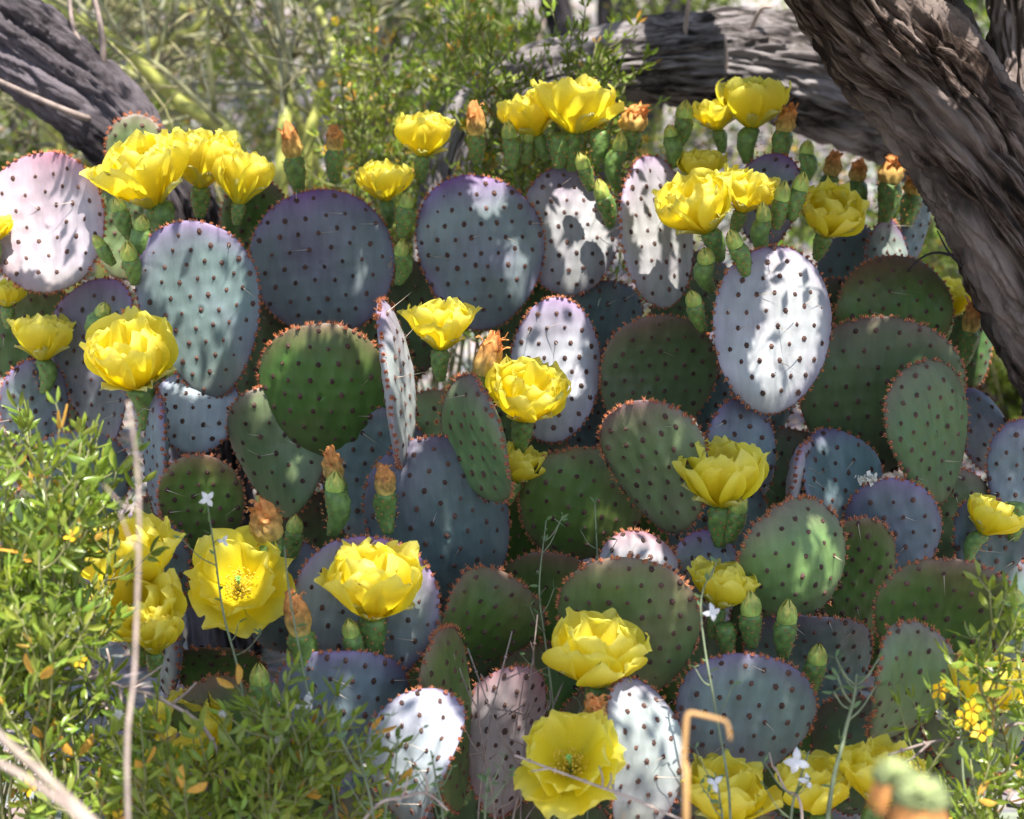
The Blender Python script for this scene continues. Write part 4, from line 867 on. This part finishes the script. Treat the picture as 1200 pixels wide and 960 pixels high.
FAR = [(40, 150, 4.9, .6, .9, 'bright green shrub seen under the dark leaning trunk', (1.1, 1.2, .8)),
       (180, -10, 6.5, 1.0, 1.2, 'hazy grey-green shrub behind the palo verde stems', (1.3, 1.2, 1.2)),
       (440, 0, 6.0, .8, 1.1, 'olive shrub behind the tall creosote', (1.2, 1.1, .8)),
       (620, 30, 5.4, .55, .8, 'yellow-green shrub beyond the weathered grey limb', (1.4, 1.4, .7)),
       (780, -10, 7.0, .9, 1.2, 'pale shrub standing beyond the middle of the weathered limb', (1.3, 1.2, 1.0)),
       (1110, 40, 6.2, .8, 1.3, 'fresh green shrub seen between the mesquite limb and trunk', (1.3, 1.6, .6)),
       (1060, 300, 4.4, .35, .35, 'low green shrub on the bright soil behind the mesquite limb', (1.1, 1.3, .7)),
       (1190, 420, 4.0, .35, .35, 'small pale shrub behind the mesquite trunk base', (1.5, 1.4, 1.0)),
       (-80, -10, 8.0, 1.2, 1.4, 'large green shrub far behind the dark leaning trunk', (1.0, 1.3, .7)),
       (960, -30, 9.0, 1.2, 1.6, 'tall olive shrub far behind the mesquite limb', (1.1, 1.2, .8)),
       (320, -30, 10, 1.5, 1.6, 'wide grey-green shrub far behind the palo verde tangle', (1.2, 1.2, 1.0)),
       (620, -30, 11, 1.6, 1.8, 'wide dark green shrub far behind the grey limb', (.9, 1.0, .7)),
       (1260, -30, 10, 1.6, 1.8, 'wide green shrub far behind the mesquite trunk', (1.0, 1.3, .7)),
       (0, -30, 15, 2.4, 2.6, 'far broad shrub closing the view behind the dark trunk', (1.0, 1.1, .9)),
       (480, -30, 16, 2.4, 2.6, 'far broad shrub closing the view behind the creosote', (1.0, 1.1, .9)),
       (900, -30, 15, 2.4, 2.6, 'far broad shrub closing the view behind the grey limb', (1.0, 1.1, .9))]
for i, (px, py, d, rx, rz, lab, c) in enumerate(FAR): far_shrub(px, py, d, rx * .8, rz * .75, lab, 60 + i, c, lz=.012 + .003 * d)

# ------------------------------------------------------------------ slender herbs and dry stalks among the pads
def herb(name, pts, d, label, cat, r=.0013, m=None, leaves=10, whites=(), leaf_len=.012, d2=None, group=None, side=3):
    d2 = d2 or d; rr = random.Random(int(pts[0][0] * 3 + pts[0][1])); n0 = len(pts)
    W3 = [P(x, y, d + (d2 - d) * i / (n0 - 1)) for i, (x, y) in enumerate(pts)]
    root = Vector((W3[-1].x, W3[-1].y + .02, GZ(W3[-1].x, W3[-1].y))); t = empty(name, root); tag(t, label, cat, group)
    n = 26; q = smooth_path([root - root] + [p - root for p in W3[::-1]], n)
    b = MB(); b.add(*tube(q, np.linspace(r * 1.3, r * .6, n), 6), 0); st = b.build('stem', m or M_WSTEM, t)
    lens = [(q[rr.randrange(8, n)], 1) for _ in range(leaves)]
    if side:
        for k in range(side):
            b = MB()
            i = rr.randrange(9, n - 2); dv = np.array([rr.choice((-1, 1)) * rr.uniform(.5, 1), rr.uniform(-.4, .2), rr.uniform(.4, 1)]); l = rr.uniform(.015, .04)
            q2 = smooth_path([q[i], q[i] + dv * l * .5, q[i] + dv * l + np.array([0, 0, .01])], 6); b.add(*tube(q2, np.linspace(r * .6, r * .35, 6), 5), 0); b.build('side_stem', m or M_WSTEM, t); lens += [(q2[-1], .8)] * (2 if leaves else 0)
    lm = None
    for p, s_ in lens:
        if lm is None:
            b = MB(); v = np.array([(0, 0, 0), (.16, .05, .35), (.13, .02, .7), (0, -.06, 1), (-.13, .02, .7), (-.16, .05, .35), (0, .0, .5)]); b.add(v, [[0, 1, 6], [1, 2, 6], [2, 3, 6], [3, 4, 6], [4, 5, 6], [5, 0, 6]], 0); lm = b.mesh('leaf', [M_WLEAF])
        o = link('leaf', lm, t); dv = Vector((rr.gauss(0, 1), rr.gauss(-.2, .6), rr.uniform(.1, 1))); o.matrix_local = Matrix.Translation(Vector(p)) @ (axis_mat(dv, rr.uniform(0, 6)) @ Matrix.Scale(leaf_len * s_ * rr.uniform(.6, 1.2), 3)).to_4x4()
    for (x, y, s_, np_) in whites:
        c = P(x, y, d + (d2 - d) * 0 - .006) - root; b = MB(); nrm = Vector((rr.gauss(0, .5), -1, rr.uniform(-.1, .5))).normalized(); Mx = np.array(axis_mat(nrm, rr.uniform(0, 6)))
        for k in range(np_):
            a = k * 6.283 / np_ + rr.gauss(0, .25); vv = []
            for i in range(5):
                f = i / 4; wd = .30 * math.sin(math.pi * min(1, .12 + f * .86)) ; e = np.array([math.cos(a), math.sin(a), 0]); g = np.array([-math.sin(a), math.cos(a), 0]); zz = .25 * math.sin(f * 2.5) - .3 * f * f
                vv += [e * f - g * wd + np.array([0, 0, zz]), e * f + np.array([0, 0, zz + .06]), e * f + g * wd + np.array([0, 0, zz])]
            b.add((np.array(vv) * s_ * .78) @ Mx.T + np.array(c), [[i * 3 + u, i * 3 + u + 1, i * 3 + u + 4, i * 3 + u + 3] for i in range(4) for u in range(2)], 0)
        b.build('white_flower', M_WPETAL, t)
        i = int(np.argmin(np.linalg.norm(q - np.array(c), axis=1))); b = MB(); b.add(*tube(smooth_path([q[i], (q[i] + np.array(c)) / 2 + np.array([0, 0, .003]), np.array(c)], 5), r * .5, 5), 0); b.build('flower_stalk', m or M_WSTEM, t)
    return t
herb('white_wildflower', [(243, 590), (252, 650), (262, 720), (284, 810), (300, 960)], 1.90, 'thin herb with a white blossom at its tip beside the wide-open yellow flower', 'wildflower', whites=[(243, 585, .012, 4), (262, 634, .009, 3)], leaves=8)
herb('white_wildflower', [(333, 640), (340, 700), (356, 790), (372, 860), (395, 960)], 1.86, 'herb carrying a large white three-petalled blossom before the lower blue-grey pad', 'wildflower', whites=[(357, 822, .017, 3)], leaves=8)
herb('white_wildflower', [(842, 655), (822, 700), (826, 760), (840, 840), (856, 960)], 1.84, 'tall grey herb with one white blossom halfway, beside the round green pad', 'wildflower', whites=[(834, 718, .013, 4)], leaves=9)
herb('white_wildflower', [(948, 880), (936, 920), (926, 970)], 1.80, 'short herb with two white blossoms before the low yellow flowers', 'wildflower', whites=[(934, 892, .017, 4), (945, 916, .011, 3)], leaves=8)
herb('white_wildflower', [(838, 906), (844, 940), (846, 985)], 1.80, 'low leafy herb with white blossom in front of a shaded yellow flower', 'wildflower', whites=[(838, 918, .012, 3)], leaves=12)
herb('desert_herb', [(1004, 790), (1000, 820), (988, 868), (970, 960)], 1.82, 'stout grey herb with a branching leafy top before the light green pad', 'herb', r=.0022, leaves=12, leaf_len=.016, side=7)
herb('desert_herb', [(1122, 770), (1124, 830), (1128, 900), (1130, 970)], 1.84, 'upright grey herb with feathery tip in the open creosote', 'herb', leaves=8)
herb('desert_herb', [(697, 590), (702, 700), (704, 800), (690, 900)], 2.06, 'thin green herb rising between the dark green pads', 'herb', leaves=12, side=6)
herb('desert_herb', [(640, 610), (632, 690), (640, 760), (650, 860)], 2.02, 'leafy green sprig beside the round green pad', 'herb', leaves=14, side=6)
herb('desert_herb', [(505, 880), (512, 920), (520, 980)], 1.78, 'small green sprig before the wrinkled pale pad, next to the narrow dark pad', 'herb', leaves=14, leaf_len=.010, side=5)
herb('desert_herb', [(466, 862), (462, 910), (450, 980)], 1.78, 'small green sprig before the wrinkled pale pad, next to the low creosote', 'herb', leaves=12, leaf_len=.010, side=5)
herb('desert_herb', [(572, 905), (570, 930), (568, 985)], 1.80, 'pale green sprig before the pinkish pad', 'herb', leaves=14, leaf_len=.011, side=5)
herb('desert_herb', [(417, 860), (425, 900), (440, 985)], 1.76, 'grey-green sprig where the low creosote meets the pale pad', 'herb', leaves=14, leaf_len=.013, side=6)
herb('dry_stalk', [(150, 470), (160, 540), (163, 620), (158, 780), (150, 960)], 1.32, 'tall pinkish dry stalk standing before the two stacked yellow flowers', 'stalk', r=.0015, m=M_DRY, leaves=3, leaf_len=.01, side=2)
herb('dry_stalk', [(-60, 800), (0, 862), (55, 912), (115, 970), (200, 1060), (230, 1250)], 1.15, 'thicker of two pale grey stalks slanting before the tall leafy creosote', 'stalk', r=.0030, m=M_DRY, leaves=0, side=0)
herb('dry_stalk', [(-60, 872), (0, 895), (50, 925), (100, 965), (170, 1050), (190, 1250)], 1.15, 'thinner of two pale grey stalks slanting before the tall leafy creosote', 'stalk', r=.0026, m=M_DRY, leaves=0, side=0)
herb('dry_stalk', [(856, 868), (852, 848), (842, 843), (812, 836), (806, 838), (804, 850), (801, 900), (804, 960)], 1.30, 'hooked orange dry stem with bent tip before the blue-grey pad', 'stalk', r=.0019, m=M_ORANGESTEM, leaves=0, side=0)
herb('dry_stalk', [(1176, 770), (1168, 800), (1162, 860), (1150, 940)], 1.84, 'thin orange-brown dry stem inside the open creosote', 'stalk', r=.0016, m=M_ORANGESTEM, leaves=0, side=2)
herb('dry_stalk', [(560, 800), (562, 850), (580, 960)], 1.94, 'grey dry stem standing before the pinkish pad', 'stalk', r=.0016, m=M_TWIG, leaves=0, side=4)
herb('dry_stalk', [(640, 850), (620, 900), (600, 970)], 1.95, 'slanting grey dry stem before the pinkish pad', 'stalk', r=.0014, m=M_TWIG, leaves=0, side=3)
herb('dry_stalk', [(908, 898), (920, 925), (940, 962)], 1.80, 'pale crooked stem before the low yellow flowers', 'stalk', r=.0015, m=M_DRY, leaves=0, side=1)

def thorn_twig(pts, d, label, r, thorns, m, name='thorny_twig'):
    W3 = [P(x, y, d) for x, y in pts]; t = empty(name, (W3[-1].x, W3[-1].y, GZ(W3[-1].x, W3[-1].y))); tag(t, label, 'twig')
    n = 24; q = smooth_path([np.array(p - t.location) for p in W3], n); b = MB(); b.add(*tube(q, np.linspace(r * .6, r, n), 6), 0)
    for i in range(2, n - 1, 3): b.add(*tube(np.array([q[i] + np.array([0, 0, -.0008]), q[i], q[i] + (q[i + 1] - q[i]) * .2]), [r * 1.0, r * 1.5, r * 1.0], 6), 0)
    b.build('stem', m, t)
    for (x0, y0, x1, y1) in thorns:
        b = MB(); b.add(*tube(smooth_path([np.array(P(x0, y0, d) - t.location), np.array(P((x0 + x1) / 2 + 2, (y0 + y1) / 2, d - .004) - t.location), np.array(P(x1, y1, d - .006) - t.location)], 6), np.linspace(r * .8, r * .4, 6), 5), 0); b.build('side_twig', m, t)
thorn_twig([(603, 885), (645, 901), (700, 921), (760, 944), (830, 985), (860, 1080)], 1.78, 'thin tan twig with side spurs crossing below the wide-open front flower', .0017, [(645, 900, 622, 904), (706, 923, 702, 898), (712, 924, 716, 906)], M_DRY)
thorn_twig([(95, 815), (150, 850), (200, 890), (245, 925), (300, 1010)], 1.90, 'thick dark curved branch lying in the low creosote', .006, [(120, 830, 100, 800), (180, 876, 210, 860)], M_TWIG, 'dead_branch')
thorn_twig([(85, 760), (130, 800), (190, 820), (250, 870), (280, 1000)], 1.86, 'pale branching dead twig at the edge of the tall leafy creosote', .0025, [(110, 780, 90, 740), (130, 800, 125, 760), (150, 806, 190, 780), (170, 812, 170, 850), (200, 826, 230, 800), (100, 772, 60, 770), (120, 790, 70, 800), (140, 802, 140, 850)], M_DRY, 'dead_twig')
thorn_twig([(525, 950), (500, 930), (470, 935), (440, 945), (400, 1000)], 1.76, 'pale crooked twig on the ground edge before the wrinkled pad', .0018, [(470, 935, 478, 910), (500, 931, 497, 905)], M_DRY)
thorn_twig([(1040, 885), (1090, 870), (1140, 862), (1210, 850), (1300, 900)], 1.86, 'bare reddish branch crossing the open creosote', .0022, [(1090, 870, 1060, 895), (1140, 862, 1150, 840)], M_TWIG)

_r = random.Random(3)
for i, (x0, y0, x1, y1) in enumerate([(548, 760, 640, 960), (600, 740, 560, 970), (660, 800, 590, 930), (575, 830, 660, 860), (630, 720, 610, 960), (680, 830, 610, 975)]):
    thorn_twig([(x0, y0), ((x0 + x1) / 2 + _r.uniform(-14, 14), (y0 + y1) / 2 + _r.uniform(-8, 8)), (x1, y1), (x1 + 10, y1 + 90)], 1.93 + .012 * i,
               ['long grey dead twig slanting across the pinkish pad', 'grey dead twig running down the pinkish pad to its foot', 'forked dead twig beside the open front flower, over the pinkish pad', 'level dead twig lying across the pinkish pad', 'upright dead twig between the pinkish pad and the round green pad', 'dead twig slanting away from the open front flower'][i], .0013,
               [(x0 + (x1 - x0) * f, y0 + (y1 - y0) * f, x0 + (x1 - x0) * f + _r.uniform(-30, 30), y0 + (y1 - y0) * f - _r.uniform(5, 30)) for f in (.25, .45, .65)], M_TWIG, 'dead_twig')
# out-of-focus blossom close to the lens
def near_blossom(px, py, d, s_, label, seed):
    c = P(px, py, d); root = Vector((c.x + .05, c.y, GZ(c.x, c.y))); t = empty('orange_blossom', root); tag(t, label, 'blossom', 'orange blossoms close to the viewer'); r = np.random.default_rng(seed); o = np.array(c - root)
    b = MB(); b.add(*tube(smooth_path([(0, 0, 0), o * .5 + (.01, 0, 0), o + (0, 0, -s_ * .4)], 12), .003, 6), 0); b.build('stem', M_WSTEM, t)
    b = MB(); dd = r.normal(size=(420, 3)); dd[:, 2] = np.abs(dd[:, 2]) * .8 - .15; dd /= np.linalg.norm(dd, axis=1)[:, None]
    v, f = spikes(o + dd * s_ * .25, dd, s_ * r.uniform(.45, .75, 420), s_ * .09); b.add(v, f, 0); b.build('fuzzy_head', simple('fuzzy_green', (.36, .42, .19), .8, .2, 60, trans=.3), t)
    m = bpy.data.materials.get('orange_petal') or simple('orange_petal', (.70, .32, .10), .6, .3, 60, trans=.4)
    for k in range(12):
        a = k * 6.283 / 12 + r.normal(0, .1); e = np.array([math.cos(a), math.sin(a), 0]); g = np.array([-math.sin(a), math.cos(a), 0]); vv = []
        for i in range(5):
            fz = i / 4; p = o + e * s_ * (.55 + .28 * math.sin(fz * 2)) + np.array([0, 0, -s_ * (.05 + 1.15 * fz)]); wd = s_ * .22 * (1 - .5 * fz); vv += [p - g * wd, p + e * .002, p + g * wd]
        b = MB(); b.add(vv, [[i * 3 + u, i * 3 + u + 1, i * 3 + u + 4, i * 3 + u + 3] for i in range(4) for u in range(2)], 0); b.build('petal', m, t)
near_blossom(1048, 912, 1.18, .017, 'blurred orange blossom with fuzzy green top, the smaller of two', 3)
near_blossom(1078, 938, 1.16, .021, 'blurred orange blossom with fuzzy green top, the larger of two', 4)
# white fluff caught on the right pads, small fallen petal
def fluff(px, py, d, s_, label):
    c = P(px, py, d); t = MB(); r = np.random.default_rng(int(px))
    for k in range(70):
        p = r.normal(0, s_ * .24, 3) * (1.2, .5, .6); e = r.normal(size=3); e /= np.linalg.norm(e); f = np.cross(e, r.normal(size=3)); f /= np.linalg.norm(f); q = s_ * r.uniform(.16, .30)
        t.add(np.array([p - e * q, p + f * q * .7, p + e * q, p - f * q * .7, p + np.cross(e, f) * q * .3]), [[0, 1, 4], [1, 2, 4], [2, 3, 4], [3, 0, 4]], 0)
    o = t.build('seed_fluff', M_FLUFF); o.location = c; tag(o, label, 'fluff')
fluff(1018, 561, 2.14, .016, 'white tuft of fluff caught under the big dark green pads')

# ------------------------------------------------------------------ unseen mesquite crown shading the cactus, gaps cut to place sun patches
LIT = [  # where the photograph shows sun coming through: px, py, distance, radius in px
 (35, 222, 2.38, 22), (72, 312, 2.38, 24), (25, 318, 2.38, 16), (190, 330, 2.30, 20), (200, 300, 2.3, 14), (255, 385, 2.30, 9), (228, 490, 2.38, 34),
 (570, 225, 2.42, 20), (610, 320, 2.42, 12), (672, 270, 2.46, 26), (690, 320, 2.46, 22), (755, 240, 2.40, 28), (765, 310, 2.40, 24),
 (930, 320, 2.22, 26), (925, 390, 2.22, 30), (905, 430, 2.22, 24), (945, 350, 2.22, 16), (1155, 490, 2.40, 28), (1036, 290, 2.54, 24), (465, 400, 2.12, 26), (470, 480, 2.12, 26),
 (640, 385, 2.34, 24), (660, 400, 2.34, 20), (665, 465, 2.34, 12), (300, 505, 2.28, 8), (345, 560, 2.28, 8), (470, 720, 2.04, 22), (455, 770, 2.04, 18), (475, 680, 2.04, 14), (490, 860, 1.92, 30), (485, 920, 1.92, 30), (520, 900, 1.92, 20),
 (565, 790, 2.02, 16), (605, 800, 2.02, 12), (755, 840, 1.91, 30), (765, 900, 1.91, 34), (725, 930, 1.91, 22), (748, 636, 2.09, 22), (590, 670, 2.10, 10), (965, 612, 2.07, 12), (985, 640, 2.07, 12), (960, 530, 2.26, 8),
 (320, 412, 2.23, 16), (350, 392, 2.23, 20), (390, 382, 2.23, 20), (430, 394, 2.23, 16), (720, 500, 2.13, 14), (740, 478, 2.13, 18), (765, 468, 2.13, 14), (1030, 374, 2.29, 12), (700, 668, 2.0, 10), (800, 690, 2.0, 12), (510, 540, 2.2, 14), (980, 575, 2.24, 10),
 (165, 195, 2.34, 44), (236, 178, 2.40, 40), (283, 205, 2.38, 26), (150, 415, 2.20, 34), (450, 205, 2.46, 22), (497, 150, 2.46, 26), (620, 130, 2.46, 24), (676, 118, 2.44, 36), (850, 125, 2.44, 24), (886, 112, 2.44, 34), (815, 235, 2.28, 36), (878, 215, 2.30, 28),
 (516, 375, 2.22, 28), (567, 410, 2.20, 16), (618, 455, 2.18, 34), (613, 540, 2.2, 18), (436, 670, 1.98, 36), (280, 660, 2.02, 26), (702, 745, 1.94, 26), (345, 160, 2.46, 14), (558, 130, 2.46, 16), (740, 135, 2.46, 16), (1165, 595, 2.16, 16), (1112, 345, 2.48, 22),
 (390, 530, 2.12, 10), (350, 700, 1.96, 10), (150, 650, 2.0, 16), (180, 720, 1.94, 12), (350, 250, 2.42, 7), (420, 330, 2.42, 6), (735, 420, 2.34, 5), (800, 410, 2.34, 6), (1010, 420, 2.30, 6), (1060, 470, 2.3, 5), (520, 640, 2.16, 6), (560, 600, 2.16, 5), (870, 800, 2.0, 7), (920, 840, 2.0, 5), (1100, 700, 2.08, 6), (620, 590, 2.24, 6), (400, 840, 1.98, 8), (360, 800, 1.98, 6), (935, 690, 2.08, 6), (700, 700, 2.02, 6), (780, 560, 2.14, 6), (240, 590, 2.2, 9), (110, 450, 2.42, 7), (1060, 60, 2.25, 30), (1110, 130, 2.25, 24), (1030, 30, 2.25, 30), (1150, 800, 1.98, 20)]
def crown():
    r = np.random.default_rng(77); S = np.array(SUN)
    A = np.cross(S, (0, 1, 0)); A /= np.linalg.norm(A); Bv = np.cross(S, A)
    L3 = np.array([P(x, y, d) for x, y, d, q in LIT]); LR = np.array([1.3 * q * d / FPX + .004 for x, y, d, q in LIT]); LU = np.stack([L3 @ A, L3 @ Bv], 1)
    # shaded footprint: the clump as seen from the sun
    corners = np.array([P(x, y, d) for x, y, d in [(110, 330, 2.42), (330, 150, 2.72), (980, 130, 2.72), (1190, 420, 2.4), (1190, 760, 2.0), (930, 960, 1.86), (430, 1000, 1.72), (190, 1000, 1.72), (170, 850, 1.84), (200, 780, 2.0), (130, 600, 2.2), (20, 420, 2.4), (100, 260, 2.38)]])
    CU = np.stack([corners @ A, corners @ Bv], 1); lo = CU.min(0) - .10; hi = CU.max(0) + .10
    n = 34000; bt = MB(); lf = MB(); k = 0; T = np.array(MESQ.location)
    # leafy sprays: a rachis with leaflets on both sides
    nspray = 9000; cen = np.stack([r.uniform(lo[0], hi[0], nspray), r.uniform(lo[1], hi[1], nspray)], 1); hgt = r.uniform(1.12, 1.42, nspray)
    VV = []; 
    def inside(u):
        c = False; j = len(CU) - 1
        for i in range(len(CU)):
            if (CU[i, 1] > u[1]) != (CU[j, 1] > u[1]) and u[0] < (CU[j, 0] - CU[i, 0]) * (u[1] - CU[i, 1]) / (CU[j, 1] - CU[i, 1]) + CU[i, 0]: c = not c
            j = i
        return c
    for i in range(nspray):
        if not inside(cen[i] + r.normal(0, .025, 2)): continue
        z = hgt[i]; p0 = cen[i, 0] * A + cen[i, 1] * Bv; p0 = p0 + S * ((z - p0[2]) / S[2])
        dv = r.normal(size=3) * (1, 1, .35); dv /= np.linalg.norm(dv); sd = np.cross(dv, (0, 0, 1)); sd /= np.linalg.norm(sd); ln = r.uniform(.06, .11); keep = 0
        for j in range(9):
            for s_ in (-1, 1):
                c = p0 + dv * ln * (j / 9 - .5); e = sd * s_ * .9 + dv * .35; l = r.uniform(.018, .028); tipp = c + e * l; mid = c + e * l * .5
                u = np.array([mid @ A, mid @ Bv]); dist = np.linalg.norm(LU - u, axis=1)
                # leaflets standing in a gap of the crown are left out, but for a few stragglers
                if (dist < LR).any() and r.random() > .02: continue
                wv = np.cross(e, (r.normal(0, .4), r.normal(0, .4), 1)); wv /= np.linalg.norm(wv) + 1e-9; wv *= r.uniform(.0045, .0065)
                VV.append(np.array([c, mid + wv, tipp, mid - wv])); keep += 1
        if keep > 9: bt.add(*tube(np.array([p0 - dv * ln * .5, p0 + dv * ln * .5]) - T, .0007, 3, False), 0)
    V = np.concatenate(VV) - T; nq = len(VV)
    lf.V.append(V); lf.C.append(np.repeat(r.uniform(.7, 1.4, (nq, 1)) * np.ones((1, 3)), 4, 0)); lf.F = np.arange(nq * 4).reshape(-1, 4).tolist(); lf.M = [0] * nq; lf.n = len(V)
    cr = lf.build('crown', M_MLEAF, MESQ); tag(cr, kind='stuff')
    # boughs that carry the sprays, growing out of the limb
    for i in range(7):
        u = np.array([lo[0] + (hi[0] - lo[0]) * (i + .5) / 7, r.uniform(lo[1], hi[1])]); e = u[0] * A + u[1] * Bv; e = e + S * ((1.42 - e[2]) / S[2]) - T
        st = LIMB[int(len(LIMB) * (.72 + .04 * i))]; q = smooth_path([st, (st + e) / 2 + np.array([0, 0, .25]), e], 20); bt.add(*tube(q, np.linspace(.016, .004, 20), 6), 0)
    bt.build('boughs', M_BARK, MESQ)
crown()
tag(MESQ, 'old mesquite tree with furrowed brown bark and heavy limb leaning over the cactus', 'tree')

# ------------------------------------------------------------------ a second mesquite farther back; its unseen crown is added to dapple the background
def back_tree():
    base = ground_at(735, 30, 5.4); t = empty('mesquite_tree', base); tag(t, 'distant mesquite with thin dark trunks beyond the weathered grey limb', 'tree'); bo = np.array(base); r = np.random.default_rng(8)
    for pts, r0 in [([(735, 30), (722, -60), (735, -200), (700, -420)], .06), ([(735, 30), (650, 0), (638, -120), (560, -400)], .05), ([(735, 30), (800, -20), (830, -160), (960, -420)], .04)]:
        b = MB(); bark_tube(b, [np.zeros(3)] + [np.array(P(x, y, 5.3)) - bo for x, y in pts[1:]], np.linspace(r0, r0 * .6, len(pts)), 30, 60, int(r0 * 1000), .2); b.build('trunk', M_DARKBARK, t)
    lf = MB(); VV = []
    cl = np.stack([r.uniform(-2.4, 2.6, 460), r.uniform(2.35, 7.4, 460), r.uniform(2.1, 2.6, 460)], 1)
    for c in cl:
        n = 110; p = c + r.normal(0, 1, (n, 3)) * (.13, .13, .05); e = r.normal(size=(n, 3)) * (1, 1, .4); e /= np.linalg.norm(e, axis=1)[:, None]; f = np.cross(e, r.normal(size=(n, 3)) * .4 + (0, 0, 1)); f /= np.linalg.norm(f, axis=1)[:, None]
        l = r.uniform(.02, .035, (n, 1)); VV.append(np.stack([p - e * l, p + f * l * .3, p + e * l, p - f * l * .3], 1).reshape(-1, 3))
    V = np.concatenate(VV) - bo; nq = len(V) // 4
    lf.V.append(V); lf.C.append(np.ones((len(V), 3))); lf.F = np.arange(nq * 4).reshape(-1, 4).tolist(); lf.M = [0] * nq; lf.n = len(V)
    tag(lf.build('crown', M_MLEAF, t), kind='stuff')
back_tree()
